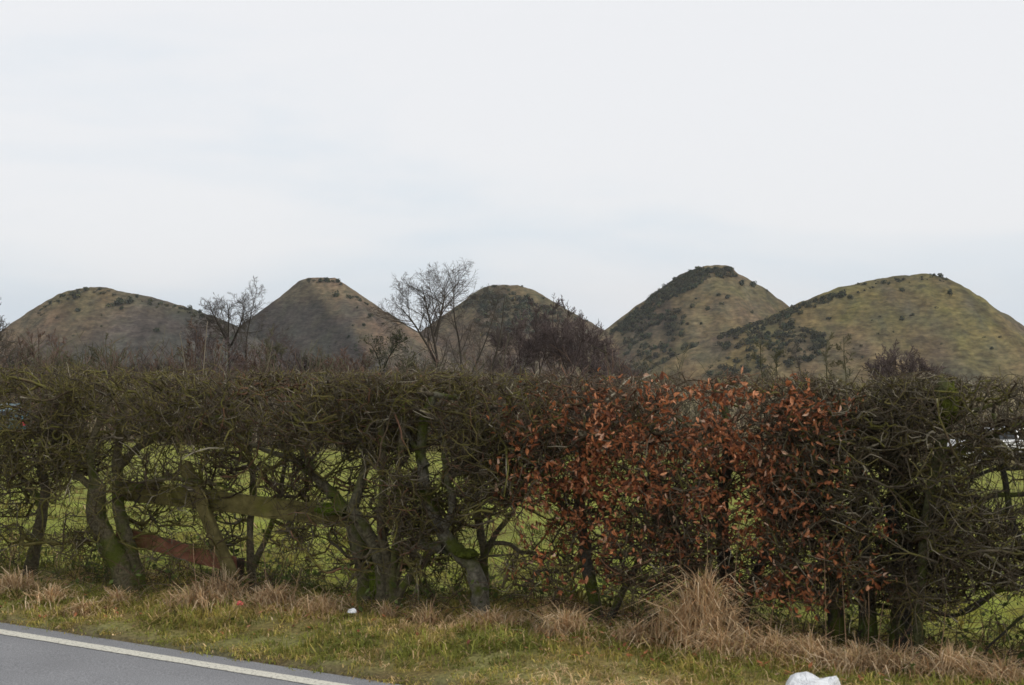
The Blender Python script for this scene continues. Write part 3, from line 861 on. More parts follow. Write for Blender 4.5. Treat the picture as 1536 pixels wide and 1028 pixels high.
# ------------------------------------------------------------------ cars glimpsed through the hedge
def car(name, label, loc, rz, paint):
    root = empty(name, (0, 0, 0))
    tag(root, label, 'car')
    Ln, Wd = 4.3, 1.74
    prof = [(-2.12, .32), (-2.15, .62), (-2.08, .86), (-1.72, .92), (-.95, .95), (1.9, 1.0), (2.08, .92), (2.14, .6), (2.1, .32)]      # nose at -x
    cabin = [(-1.02, .94), (-.35, 1.40), (.2, 1.47), (1.1, 1.45), (1.75, 1.26), (2.0, .99)]
    def loft(P, ws, nm, mt, par, bev=0):
        n = len(P); V = []; C = []
        for s in (-1, 1):
            for (x, z), ww in zip(P, ws): V.append((x, s * ww, z))
        f = [tuple(range(n))[::-1], tuple(range(n, 2 * n))]
        for k in range(n):
            f.append((k, (k + 1) % n, n + (k + 1) % n, n + k))
        me = bpy.data.meshes.new(nm); me.from_pydata(V, [], f); me.update()
        o = link(nm, me, mt, par)
        b = o.modifiers.new('b', 'BEVEL'); b.width = bev or .05; b.segments = 3; b.limit_method = 'ANGLE'
        for p in me.polygons: p.use_smooth = True
        return o
    body = loft(prof, [.78, .82, .84, .86, .87, .86, .83, .82, .78], 'body', paint, root, .07)
    loft(cabin, [.80, .62, .60, .60, .62, .76], 'cabin', paint, root, .06)
    def quad_panel(nm, pts, mt, par):
        pts = np.array(pts, float); c = pts.mean(0)
        nrm = np.cross(pts[1] - pts[0], pts[2] - pts[0]); nrm /= np.linalg.norm(nrm)
        out = np.array([c[0] * .1, c[1], c[2] - .8]);  nrm = nrm if nrm.dot(out) > 0 else -nrm
        V = np.concatenate([pts + nrm * .012, pts - nrm * .02]); n = len(pts)
        f = [tuple(range(n)), tuple(range(2 * n - 1, n - 1, -1))] + [(k, n + k, n + (k + 1) % n, (k + 1) % n) for k in range(n)]
        me = bpy.data.meshes.new(nm); me.from_pydata(V.tolist(), [], f); me.update()
        return link(nm, me, mt, par)
    for s in (-1, 1):
        def sidep(x, z):
            t = (z - .95) / .5
            return (x, s * (.795 - .185 * t), z)
        quad_panel('window', [sidep(-.72, 1.02), sidep(.32, 1.02), sidep(.32, 1.38), sidep(-.28, 1.35)], M_GLASS, root)
        quad_panel('window', [sidep(.42, 1.02), sidep(1.75, 1.04), sidep(1.45, 1.3), sidep(.42, 1.38)], M_GLASS, root)
        quad_panel('headlight', [(-2.135, s * .80, .66), (-2.135, s * .48, .64), (-2.11, s * .5, .78), (-2.09, s * .80, .80)], M_LAMP, root)
        quad_panel('tail_light', [(2.13, s * .80, .68), (2.13, s * .56, .68), (2.095, s * .56, .88), (2.095, s * .80, .88)], M_TAIL, root)
        for x in (-1.32, 1.30):
            T = Tubes(); a = np.linspace(0, 2 * math.pi, 25)
            T.add(np.stack([x + .235 * np.cos(a), np.full(25, s * .76), .31 + .235 * np.sin(a)], axis=1), .085, (.02, .02, .02))
            wh = empty('wheel'); wh.parent = root
            link('tyre', T.mesh('tyre', 8), M_TYRE, root).parent = wh
            V = [(x, s * .80, .31)] + [(x + .19 * math.cos(t), s * .79, .31 + .19 * math.sin(t)) for t in a[:-1]]
            me = bpy.data.meshes.new('rim'); me.from_pydata(V, [], [(0, 1 + k, 1 + (k + 1) % 24) for k in range(24)]); me.update()
            link('rim', me, M_RIM, root).parent = wh
        quad_panel('wing_mirror', [(-.72, s * .98, 1.0), (-.6, s * .84, .97), (-.6, s * .84, 1.08), (-.72, s * .98, 1.12)], paint, root)
    quad_panel('windscreen', [(-.92, -.68, 1.0), (-.92, .68, 1.0), (-.42, .56, 1.36), (-.42, -.56, 1.36)], M_GLASS, root)
    quad_panel('rear_window', [(1.93, -.62, 1.08), (1.93, .62, 1.08), (1.76, .56, 1.24), (1.76, -.56, 1.24)], M_GLASS, root)
    quad_panel('bumper', [(-2.16, -.8, .36), (-2.16, .8, .36), (-2.17, .8, .54), (-2.17, -.8, .54)], M_TYRE, root)
    root.location = loc; root.rotation_euler.z = rz
    return root
M_WHITE = mat_solid('white_paint', (.78, .78, .78), .3, coat=.5)
M_BLUE = mat_solid('blue_paint', (.04, .11, .14), .3, coat=.5)
M_GLASS = mat_solid('dark_glass', (.012, .016, .018), .08, spec=.6)
M_LAMP = mat_solid('lamp_glass', (.6, .6, .6), .15)
M_TAIL = mat_solid('tail_glass', (.35, .02, .02), .2)
M_TYRE = mat_solid('tyre', (.02, .02, .02), .85)
M_RIM = mat_solid('rim', (.45, .45, .46), .35, metal=.8)
Yc = 53
p = at(1500, 600, Yc); car('parked_car', 'white parked car glimpsed through the hedge near the right edge', (p[0], Yc, ground_z(p[0], Yc)), R(8), M_WHITE)
Yc = 54
p = at(8, 600, Yc); car('parked_car', 'dull blue parked car glimpsed through the hedge at the left edge', (p[0], Yc, ground_z(p[0], Yc) + 0.0), R(-70), M_BLUE)

# ------------------------------------------------------------------ the hedge
TOPZ = 1.745
def top_z(u):
    return TOPZ + .035 * mn.noise(Vector((u * 1.1, 0, 2))) + .03 * mn.noise(Vector((u * 4.0, 0, 6)))
def hedge_u(x, y):
    return (x - O[0]) * hx[0] + (y - O[1]) * hx[1]
def half_t(u, z):
    return .46 + .10 * mn.noise(Vector((u * 1.6, z * 1.6, 3))) + .05 * mn.noise(Vector((u * 5, z * 5, 8)))

G_GREY, G_OLIVE, G_BROWN, G_PALE, G_RED = np.array([.100, .083, .056]), np.array([.122, .104, .035]), np.array([.076, .055, .034]), np.array([.27, .24, .175]), np.array([.15, .080, .048])
PAL = {'olive': ([G_OLIVE, G_GREY, G_BROWN, G_PALE], [.50, .30, .17, .03]),
       'mixed': ([G_OLIVE, G_GREY, G_BROWN, G_PALE, G_RED], [.30, .38, .22, .04, .06]),
       'grey': ([G_GREY, G_BROWN, G_OLIVE, G_PALE], [.52, .24, .18, .06]),
       'beech': ([G_BROWN, G_GREY, G_RED, G_PALE], [.45, .33, .17, .05])}

TWIG_NODES = {}
# places where the hedge has been left thin: (x, y, rx, ry, chance of being empty, front half only)
GAPS = [(1505, 730, 48, 38, .85, 0), (1495, 935, 58, 50, .8, 0), (1512, 661, 28, 9, .95, 0), (1424, 662, 12, 8, .95, 0), (690, 860, 60, 75, .9, 1), (555, 845, 42, 75, .9, 1), (185, 835, 40, 60, .9, 1), (285, 830, 110, 45, .75, 1), (320, 765, 160, 36, .8, 1), (300, 740, 40, 60, .7, 1), (500, 740, 70, 50, .6, 1), (650, 760, 40, 70, .6, 1),
        (790, 830, 50, 60, .4, 0), (12, 620, 10, 6, .9, 0), (885, 880, 20, 60, .7, 1), (1425, 610, 18, 40, .8, 1)]
def in_gap(X, Y, z, v, roll):
    x = X / Y * F + CX; y = HY - (z - CZ) / Y * F
    for gx_, gy_, rx_, ry_, ch, fr_ in GAPS:
        if fr_ and v > .02: continue
        if ((x - gx_) / rx_) ** 2 + ((y - gy_) / ry_) ** 2 < 1 and roll < ch: return True
    return False
def hedge_tree(name, label, stems, span, n, pal, seed, v0=0.0, lowfrac=.60, rods=38, dense=0.0, fill=(), twigs=1.35, group='trees of the roadside hedge', bark=np.array([.110, .094, .058]), zc=None, limbs=()):
    """stems: (pixel polyline, start radius px, end radius px); span: pixel range its crown fills; n: number of crown nodes"""
    rs = np.random.default_rng(seed)
    cols, wts = PAL[pal]
    b = hp(*stems[0][0][0], v0); b = np.array([b[0], b[1], ground_z(b[0], b[1])])
    root = empty(name, b)
    tag(root, label, 'tree', group)
    nodes, par, fixed, plen = [], [], [], []
    stem_lines = []
    for st, r0, r1 in list(stems) + list(limbs):
        vv = v0 + rs.uniform(-.05, .05)
        P = []; ve = vv + rs.uniform(-.12, .12)
        for k, (x, y) in enumerate(st):
            P.append(hp(x, y, vv + (ve - vv) * k / (len(st) - 1)))
        P = np.array(P)
        if P[0][2] < .18: P[0][2] = ground_z(P[0][0], P[0][1]) - .06
        rad = np.linspace(r0, r1, len(P)) / F * P[:, 1] * (.95 if (st, r0, r1) in limbs else .78)
        P[1:-1] += rs.normal(size=(len(P) - 2, 3)) * np.array([.022, .02, .012])
        P2, rad2 = smooth_line(P, rad, 2, .012)
        stem_lines.append((P2, rad2, (st, r0, r1) in limbs))
        last = -1
        for k in range(len(P2)):
            if P2[k][2] > .35:
                nodes.append(P2[k]); par.append(last if last >= 0 else -1); fixed.append(rad2[k]); plen.append((k / len(P2)) * .25)
                last = len(nodes) - 1
    n0 = len(nodes)
    # crown points: dense towards the clipped top, thin below
    pts = []
    xa, xb = span
    tries = 0
    while len(pts) < n and tries < n * 30:
        tries += 1
        x = xa + (xb - xa) * (rs.random() * .75 + rs.random() * .25)
        v = rs.uniform(-.5, .5)
        Y = hedge_Y(x, v); X = (x - CX) / F * Y
        u = hedge_u(X, Y); tz = top_z(u)
        z = tz - abs(rs.normal()) * .66 if rs.random() > lowfrac else rs.uniform(.28, tz)
        if z < .22 or z > tz: continue
        if abs(v) > half_t(u, z): continue
        g = mn.noise(Vector((X * 2.3, Y * 2.3, z * 2.3 + 5)))
        g2 = mn.noise(Vector((X * 5.0, Y * 5.0, z * 5.0 + 1)))
        th = -.16 + .20 * (1 - sstep(.45, 1.3, z)) - dense * (1 - sstep(1.0, 1.5, z))
        if g + .6 * g2 < th: continue
        if in_gap(X, Y, z, v, rs.random()): continue
        pts.append((X, Y, z))
    for fx, fy, frx, fry, fn in fill:
        for _ in range(fn):
            q_ = hp(fx + rs.normal() * frx, fy + rs.normal() * fry, rs.uniform(-.4, .4))
            if .2 < q_[2] < top_z(hedge_u(q_[0], q_[1])): pts.append(tuple(q_))
    pts = np.array(pts)
    Nn = np.array(nodes)
    d = np.sqrt(((pts[:, None, :] - Nn[None]) ** 2).sum(-1)).min(1)
    pts = pts[np.argsort(d)]
    cap = n0 + len(pts) * 3 + 10
    A = np.empty((cap, 3)); A[:n0] = Nn; pl = np.empty(cap); pl[:n0] = plen
    cnt = n0
    for p in pts:
        dd = np.sqrt(((A[:cnt] - p) ** 2).sum(1))
        up = np.maximum(0, A[:cnt, 2] - p[2])
        cost = dd + .22 * pl[:cnt] + .35 * up
        q = int(np.argmin(cost)); L0 = dd[q]
        if L0 < .025: continue
        m = 1 + int(L0 > .13) + int(L0 > .26)
        prev = q
        for s in range(1, m + 1):
            pt = A[q] + (p - A[q]) * s / m
            if s < m: pt = pt + rs.normal(size=3) * L0 * .10 + np.array([0, 0, .05 * L0])
            A[cnt] = pt; pl[cnt] = pl[prev] + L0 / m
            par.append(prev); fixed.append(0.0)
            prev = cnt; cnt += 1
    A = A[:cnt]; par = np.array(par)
    kids = [[] for _ in range(cnt)]
    for k in range(cnt):
        if par[k] >= 0: kids[par[k]].append(k)
    tips = np.zeros(cnt)
    for k in range(cnt - 1, -1, -1):
        if not kids[k]: tips[k] = 1
        if par[k] >= 0: tips[par[k]] += tips[k]
    rad = .0040 * np.maximum(tips, 1) ** .42
    rad = np.minimum(rad, .030)
    Tb, Tw = Tubes(), Tubes()
    def colour():
        return cols[rs.choice(len(cols), p=wts)] * rs.uniform(.65, 1.3)
    for k in range(cnt):
        # start a chain at every non-continuing child
        starts = []
        if k < n0:
            starts = [c for c in kids[k] if c >= n0]
        else:
            ks = sorted(kids[k], key=lambda c: -tips[c])
            starts = ks[1:]
        for c in starts:
            ch = [k, c]
            while kids[ch[-1]]:
                ch.append(max(kids[ch[-1]], key=lambda q: tips[q]))
            P = A[ch]; rr = rad[ch].copy(); rr[0] = rr[1]
            if rr[0] > .009: P, rr = smooth_line(P, rr, 1, .012)
            (Tb if rr[0] > .0062 else Tw).add(P, rr, colour())
    # long crooked shoots sweeping through the tangle
    allz = np.where((A[:, 2] > .3) & (A[:, 2] < 1.6))[0]
    for _ in range(rods):
        k = allz[rs.integers(0, len(allz))]
        p = A[k]; s_ = 1 if rs.random() < .5 else -1
        dr = unit(np.array([hx[0] * s_, hx[1] * s_, 0]) + np.array([rs.normal() * .3, -.25 + rs.normal() * .3, rs.normal() * .55 + .1]))
        ln = rs.uniform(.3, .85); P = [p]; c = colour(); curl = rs.normal() * .10
        for s in range(7):
            dr = unit(dr + rs.normal(size=3) * .30 + np.array([0, 0, curl]))
            q_ = P[-1] + dr * ln / 7
            vv = hedge_v(q_[0], q_[1])
            if in_gap(q_[0], q_[1], q_[2], vv, .0) or abs(vv) > .58 or q_[2] > top_z(hedge_u(q_[0], q_[1])) or q_[2] < .15: break
            P.append(q_)
        if len(P) < 4: continue
        r0 = rs.uniform(.0045, .0115)
        P2 = np.array(P); rr = np.linspace(r0, r0 * .45, len(P))
        cc = np.tile(c * .95, (len(P2), 1))
        if rs.random() < .25: cc[-1] = G_PALE * 1.2; rr[-1] = rr[-2]
        Tb.add(P2, rr, cc)
        for t_ in range(rs.integers(3, 9)):
            i0 = rs.integers(2, len(P2) - 1); d2 = unit(P2[i0] - P2[i0 - 1] + rs.normal(size=3) * .012); d2 = unit(d2 + rs.normal(size=3) * .7); l2 = rs.uniform(.06, .25)
            a1 = P2[i0] + d2 * l2 * .5; d2 = unit(d2 + rs.normal(size=3) * .35); a2 = a1 + d2 * l2 * .5
            if a2[2] < top_z(hedge_u(a2[0], a2[1])): Tw.add([P2[i0], a1, a2], [.0035, .0028, .002], colour())
    # fine twigs
    for k in range(n0, cnt):
        for _ in range(rs.poisson(twigs * (1.15 if A[k, 2] < 1.1 else .9))):
            p = A[k]; base = unit(A[k] - A[par[k]])
            dr = unit(base * .7 + rs.normal(size=3) * .8 + np.array([0, 0, .25]))
            ln = rs.uniform(.04, .21) * (1.2 if p[2] < 1.1 else 1)
            P = [p]
            for s in range(3):
                dr = unit(dr + rs.normal(size=3) * .32)
                P.append(P[-1] + dr * ln / 3)
            P = np.array(P)
            tz = top_z(hedge_u(P[-1][0], P[-1][1])) + rs.exponential(.028)
            keep = [0]
            for s in range(1, 4):
                if P[s][2] > tz or abs(hedge_v(P[s][0], P[s][1])) > .66: break
                keep.append(s)
            if len(keep) < 2: continue
            r0 = rs.uniform(.0018, .0040)
            Tw.add(P[keep], np.linspace(r0, r0 * .6, len(keep)), colour())
    for P2, rad2, is_limb in stem_lines:
        T = Tubes()
        rb = rad2 * (1 + .10 * np.array([mn.noise(Vector((q * .7, seed, 0))) for q in range(len(rad2))]))
        if not is_limb: rb[:3] *= np.array([1.3, 1.15, 1.05])
        T.add(P2, rb, bark * rs.uniform(.8, 1.15))
        link('limb' if is_limb else 'trunk', T.mesh('trunk', 10, .07), M_BARK, root)
    if Tb.n:
        tag(link('branches', Tb.mesh('branches', 5, .10), M_BRANCH, root), kind='stuff')
    tag(link('twigs', Tw.mesh('twigs', 3), M_TWIG, root), kind='stuff')
    TWIG_NODES[label] = A[n0:]
    return root

hedge_tree('hedge_tree', 'hedge tree mostly beyond the left edge of the picture',
           [([(-95, 850), (-90, 790), (-80, 720), (-95, 650)], 15, 7), ([(-90, 790), (-60, 720), (-40, 660)], 9, 5)], (-260, 40), 1300, 'olive', 101, twigs=1.4)
hedge_tree('hedge_tree', 'slender dark hedge tree left of the thick split trunk',
           [([(42, 850), (52, 800), (68, 750), (62, 700), (82, 640), (90, 600)], 13, 5), ([(66, 760), (30, 705), (10, 660)], 8, 4)], (-40, 160), 1900, 'olive', 102, v0=.18)
hedge_tree('hedge_tree', 'thick split trunk with spreading olive branches beside the broken fence',
           [([(192, 892), (180, 850), (160, 800), (150, 765), (146, 730)], 24, 17), ([(206, 886), (196, 840), (182, 790), (178, 750), (172, 700), (180, 650), (190, 595)], 17, 6),
            ([(150, 765), (132, 710), (135, 670), (152, 630), (172, 590)], 10, 4)], (60, 330), 2600, 'olive', 103, v0=-.05,
           limbs=[([(172, 705), (205, 672), (255, 655), (310, 632), (350, 620)], 6.5, 3), ([(146, 735), (110, 715), (80, 690), (40, 690)], 6, 3), ([(180, 660), (215, 630), (280, 600), (330, 590)], 5, 2.5),
                  ([(176, 745), (230, 715), (300, 722), (350, 735)], 4.5, 2)], bark=np.array([.125, .108, .064]))
hedge_tree('hedge_tree', 'leafless hedge tree with thin stems behind the leaning fence brace',
           [([(380, 880), (376, 800), (382, 730), (372, 670), (380, 600)], 8, 4), ([(380, 850), (405, 780), (425, 700), (420, 630)], 6, 3)], (270, 480), 1700, 'mixed', 104, v0=.2, lowfrac=.7)
hedge_tree('hedge_tree', 'stout mossy forked trunk at the end of the fence rail',
           [([(550, 912), (543, 860), (530, 800), (522, 768)], 20, 17), ([(577, 916), (572, 860), (562, 805), (540, 772), (522, 766)], 16, 11), ([(522, 768), (495, 738), (470, 706), (440, 690), (415, 660)], 12, 5),
            ([(528, 770), (540, 722), (556, 680), (566, 640), (560, 595)], 10, 5)], (400, 640), 2200, 'mixed', 105, v0=-.05, bark=np.array([.120, .108, .068]),
           limbs=[([(470, 706), (450, 650), (440, 600)], 6, 3), ([(556, 680), (520, 640), (500, 590)], 5, 3), ([(440, 690), (380, 670), (340, 640)], 4.5, 2)])
hedge_tree('hedge_tree', 'slim many stemmed hedge tree fanning out beside the mossy forked trunk',
           [([(584, 918), (582, 840), (577, 775), (580, 700), (574, 630), (570, 582)], 10, 6), ([(588, 905), (590, 840), (604, 760), (596, 700), (606, 640), (600, 590)], 9, 5),
            ([(586, 915), (606, 880), (640, 840), (655, 815)], 9, 5), ([(585, 900), (600, 850), (618, 800), (625, 740)], 6, 3)], (490, 700), 1500, 'mixed', 106, v0=-.15,
           limbs=[([(596, 770), (570, 820), (530, 850), (480, 858)], 2.8, 1.6), ([(600, 765), (560, 830), (520, 880)], 2.4, 1.4)])
hedge_tree('hedge_tree', 'pale grey elbowed trunk bending left then upright',
           [([(724, 942), (720, 890), (714, 855), (684, 832), (656, 800), (648, 750), (640, 700), (634, 640), (652, 590)], 19, 8), ([(668, 822), (640, 826), (626, 812)], 10, 7),
            ([(662, 796), (682, 765), (674, 735), (660, 695), (664, 640)], 9, 5)], (570, 790), 1800, 'mixed', 107, v0=-.05, bark=np.array([.170, .158, .118]),
           limbs=[([(640, 700), (600, 650), (590, 600)], 6, 3), ([(652, 592), (690, 600), (740, 612)], 5, 2.5)])
hedge_tree('hedge_tree', 'straight slim hedge tree behind the elbowed trunk',
           [([(728, 900), (716, 840), (714, 790), (708, 740), (711, 690), (704, 635), (712, 585)], 9, 5), ([(716, 850), (760, 790), (790, 720), (800, 650)], 6, 3)], (640, 860), 1600, 'mixed', 108, v0=.22)
hedge_tree('beech_tree', 'upright dark beech trunk hung with copper leaves',
           [([(896, 940), (888, 885), (876, 830), (870, 780), (873, 720), (884, 650), (880, 595)], 14, 6), ([(908, 945), (926, 895), (955, 850), (985, 790), (990, 720)], 8, 4), ([(874, 790), (830, 740), (800, 690)], 7, 3)],
           (740, 1030), 2300, 'beech', 109, lowfrac=.7, dense=.12, bark=np.array([.075, .070, .055]), twigs=1.3)
hedge_tree('beech_tree', 'many stemmed dark beech with copper leaves behind the dry grass mound',
           [([(1098, 940), (1094, 880), (1080, 805), (1082, 720), (1092, 640), (1088, 590)], 17, 7), ([(1070, 945), (1050, 870), (1010, 790), (975, 720), (978, 640)], 13, 6), ([(1112, 935), (1130, 860), (1165, 780), (1180, 700), (1200, 620)], 10, 5)],
           (930, 1250), 3200, 'beech', 110, v0=.08, lowfrac=.8, dense=.32, bark=np.array([.060, .056, .045]), twigs=1.3,
           fill=[(1175, 750, 26, 45, 260), (1020, 820, 60, 40, 160)], limbs=[([(1165, 780), (1200, 745), (1240, 725), (1262, 690), (1278, 650), (1290, 618)], 5.5, 3.5)])
hedge_tree('hedge_tree', 'twin dark trunk at the right end of the copper leaves',
           [([(1256, 975), (1252, 890), (1246, 810), (1240, 745), (1252, 680), (1262, 600)], 17, 8), ([(1302, 980), (1306, 890), (1300, 800), (1292, 730), (1300, 660), (1312, 600)], 18, 7)], (1130, 1400), 3000, 'grey', 111, v0=.1, lowfrac=.8, dense=.32,
           bark=np.array([.062, .058, .046]), limbs=[([(1292, 735), (1290, 700), (1302, 678), (1326, 672), (1368, 678)], 5.5, 2.5), ([(1300, 800), (1340, 832), (1400, 856), (1475, 872)], 3.8, 2)])
hedge_tree('hedge_tree', 'broad black trunk rising behind the tangle of pale branches',
           [([(1352, 995), (1350, 925), (1342, 850), (1338, 780), (1352, 700), (1340, 610)], 21, 7), ([(1345, 860), (1380, 800), (1395, 740), (1410, 690)], 9, 5)], (1230, 1480), 2600, 'grey', 112, v0=.05, lowfrac=.8, dense=.32, bark=np.array([.055, .052, .042]),
           limbs=[([(1330, 825), (1365, 800), (1388, 788), (1396, 776)], 5, 4), ([(1226, 894), (1290, 906), (1360, 908), (1400, 922), (1452, 922), (1505, 885), (1545, 850)], 4.2, 2.5),
                  ([(1300, 880), (1370, 892), (1470, 878), (1545, 858)], 3.2, 2)])
hedge_tree('hedge_tree', 'hedge tree with a mossy cut leader standing up at the clipped top',
           [([(1376, 992), (1372, 900), (1384, 800), (1402, 710), (1410, 660)], 9, 9), ([(1402, 712), (1414, 650), (1420, 600), (1421, 574)], 10, 14)], (1310, 1540), 1900, 'grey', 113, v0=-.12, lowfrac=.65, bark=np.array([.085, .088, .040]),
           limbs=[([(1408, 770), (1460, 790), (1500, 830), (1530, 842)], 3.6, 2.2), ([(1402, 712), (1430, 684), (1480, 668), (1545, 632)], 6, 3), ([(1420, 650), (1450, 620), (1500, 605)], 5, 3)])
hedge_tree('hedge_tree', 'hedge tree beyond the right edge whose dark limbs reach into the picture',
           [([(1590, 1010), (1585, 900), (1595, 800), (1580, 700), (1590, 620)], 20, 9), ([(1590, 900), (1545, 840), (1520, 780), (1500, 700), (1490, 620)], 9, 4)], (1440, 1780), 2000, 'grey', 114, v0=.0, lowfrac=.65, bark=np.array([.06, .056, .045]),
           fill=[(1458, 660, 20, 12, 70)], limbs=[([(1586, 715), (1545, 748), (1500, 738), (1460, 756), (1425, 742)], 4.5, 2.4), ([(1590, 670), (1530, 712), (1490, 696), (1450, 724), (1395, 712)], 4, 2), ([(1588, 840), (1540, 886), (1500, 880), (1470, 912), (1440, 915)], 4, 2), ([(1590, 880), (1540, 915), (1500, 960), (1470, 990)], 3, 1.6)])

hedge_tree('hedge_tree', 'hedge tree carrying the hedge on beyond the right edge',
           [([(1840, 1040), (1835, 930), (1850, 820), (1838, 720), (1850, 640)], 17, 7), ([(1838, 900), (1800, 820), (1780, 720)], 9, 4)], (1720, 2000), 1300, 'grey', 115, lowfrac=.65, twigs=1.2)
hedge_tree('hedge_tree', 'hedge tree carrying the hedge on beyond the left edge',
           [([(-330, 840), (-326, 780), (-335, 720), (-320, 650)], 14, 6), ([(-328, 790), (-300, 730), (-290, 660)], 8, 4)], (-460, -220), 1200, 'olive', 116, twigs=1.2)

# ------------------------------------------------------------------ copper leaves of the beeches
def one_leaf():
    V = [(0, 0, 0), (.30, .22, .10), (.62, .23, .08), (1.0, 0, -.16), (.62, -.21, .14), (.30, -.24, .08), (.45, 0, -.07)]
    f = [(0, 6, 1), (1, 6, 2), (2, 6, 3), (3, 6, 4), (4, 6, 5), (5, 6, 0)]
    return np.array(V), np.array(f)
LV, LF = one_leaf()
def leaf_col(rs):
    c = np.array([[.44, .172, .070], [.32, .115, .049], [.60, .28, .145], [.17, .064, .034], [.66, .44, .31]])
    return c[rs.choice(5, p=[.32, .30, .16, .18, .04])] * rs.uniform(.8, 1.2)
rs = np.random.default_rng(55)
GAUSS = [(930, 690, 90, 55, 5), (1030, 660, 70, 40, 4), (850, 720, 50, 50, 4.2), (1000, 760, 90, 50, 3.2), (1120, 700, 60, 60, 2.4), (1200, 602, 38, 16, 1.8), (1180, 700, 60, 60, 1.4), (1060, 820, 80, 45, 1.2), (880, 830, 60, 40, .8),
         (1210, 830, 60, 40, .9), (1290, 835, 22, 16, .35), (950, 610, 90, 16, .8), (1250, 640, 40, 25, .5), (800, 660, 35, 25, 1.1), (830, 870, 40, 25, .3), (1100, 590, 80, 14, .7), (1150, 880, 60, 30, .6), (1240, 780, 40, 50, .7), (1175, 750, 40, 50, 1.4), (1000, 700, 110, 60, 2.5), (1230, 890, 50, 25, .4), (1310, 830, 25, 25, .3)]
ws = np.array([g[4] for g in GAUSS]); ws = ws / ws.sum()
beechA = [o for o in COL.objects if o.get('label') == 'upright dark beech trunk hung with copper leaves'][0]
beechB = [o for o in COL.objects if o.get('label') == 'many stemmed dark beech with copper leaves behind the dry grass mound'][0]
bn = np.concatenate([TWIG_NODES['upright dark beech trunk hung with copper leaves'], TWIG_NODES['many stemmed dark beech with copper leaves behind the dry grass mound'], TWIG_NODES['twin dark trunk at the right end of the copper leaves']])
bpx = np.stack([bn[:, 0] / bn[:, 1] * F + CX, HY - (bn[:, 2] - CZ) / bn[:, 1] * F, hedge_v(bn[:, 0], bn[:, 1])], axis=1)
leaves = []
for q in range(1950):
    g = GAUSS[rs.choice(len(GAUSS), p=ws)]
    x, y = g[0] + rs.normal() * g[2], g[1] + rs.normal() * g[3]
    if y < 572 or x < 735 or x > 1345: continue
    if mn.noise(Vector((x * .022, y * .03, 77))) < -.12: continue
    v = -.5 + abs(rs.normal()) * .34
    if v > .5: continue
    d2 = (bpx[:, 0] - x) ** 2 + (bpx[:, 1] - y) ** 2 + ((bpx[:, 2] - v) * 120) ** 2
    k = int(np.argmin(d2))
    if d2[k] > 45 ** 2: continue
    cl = rs.uniform(.7, 1.2)
    for m_ in range(rs.integers(2, 8)):
        p = bn[k] + rs.normal(size=3) * np.array([.045, .03, .035])
        if p[2] > TOPZ + .03: continue
        leaves.append((p, v, x))
def leaf_rot(rs):
    a = rs.normal(size=3) + np.array([0, -.2, -.6]); a /= np.linalg.norm(a)
    nrm = rs.normal(size=3) + np.array([0, -.6, .5]); b = np.cross(nrm, a); b /= np.linalg.norm(b)
    return np.stack([a, b, np.cross(a, b)], axis=1)
leaves.sort(key=lambda l: l[1] + rs.uniform(0, .25))
one = []
for q in range(16):
    c = leaf_col(rs)
    curl = LV.copy(); curl[:, 1] *= rs.uniform(.6, 1.1); curl[:, 2] += abs(rs.normal()) * 3 * curl[:, 1] ** 2 + rs.normal() * .4 * curl[:, 0] ** 2
    me = uniform_mesh('leaf', curl, LF, np.tile(c, (len(LV), 1)), smooth=False); me.materials.append(M_LEAF); one.append(me)
from mathutils import Matrix
cntL = [0, 0]; rest = [[], []]
for p, v, x in leaves:
    w_ = 0 if x < 985 else 1
    Rm = leaf_rot(rs); s = rs.uniform(.030, .058)
    if cntL[w_] < 280:
        o = bpy.data.objects.new('leaf', one[rs.integers(0, 16)])
        par_ = (beechA, beechB)[w_]
        COL.objects.link(o); o.parent = par_
        o.matrix_local = Matrix.Translation(Vector(p) - par_.location) @ Matrix(Rm.tolist()).to_4x4() @ Matrix.Scale(s, 4)
        cntL[w_] += 1
    else:
        rest[w_].append((p, Rm, s))
for w_ in (0, 1):
    Vs, Cs = [], []
    for p, Rm, s in rest[w_]:
        vv = LV.copy(); vv[:, 1] *= rs.uniform(.55, 1.1); vv[:, 2] += rs.normal() * .4 * vv[:, 0] ** 2 + abs(rs.normal()) * 3 * vv[:, 1] ** 2
        Vs.append(vv @ Rm.T * s + p); Cs.append(np.tile(leaf_col(rs), (len(LV), 1)))
    Vs = np.concatenate(Vs); Cs = np.concatenate(Cs)
    f = (LF[None] + (np.arange(len(rest[w_])) * len(LV))[:, None, None]).reshape(-1, 3)
    tag(link('leaves', uniform_mesh('leaves', Vs, f, Cs, smooth=False), M_LEAF, (beechA, beechB)[w_]), kind='stuff')

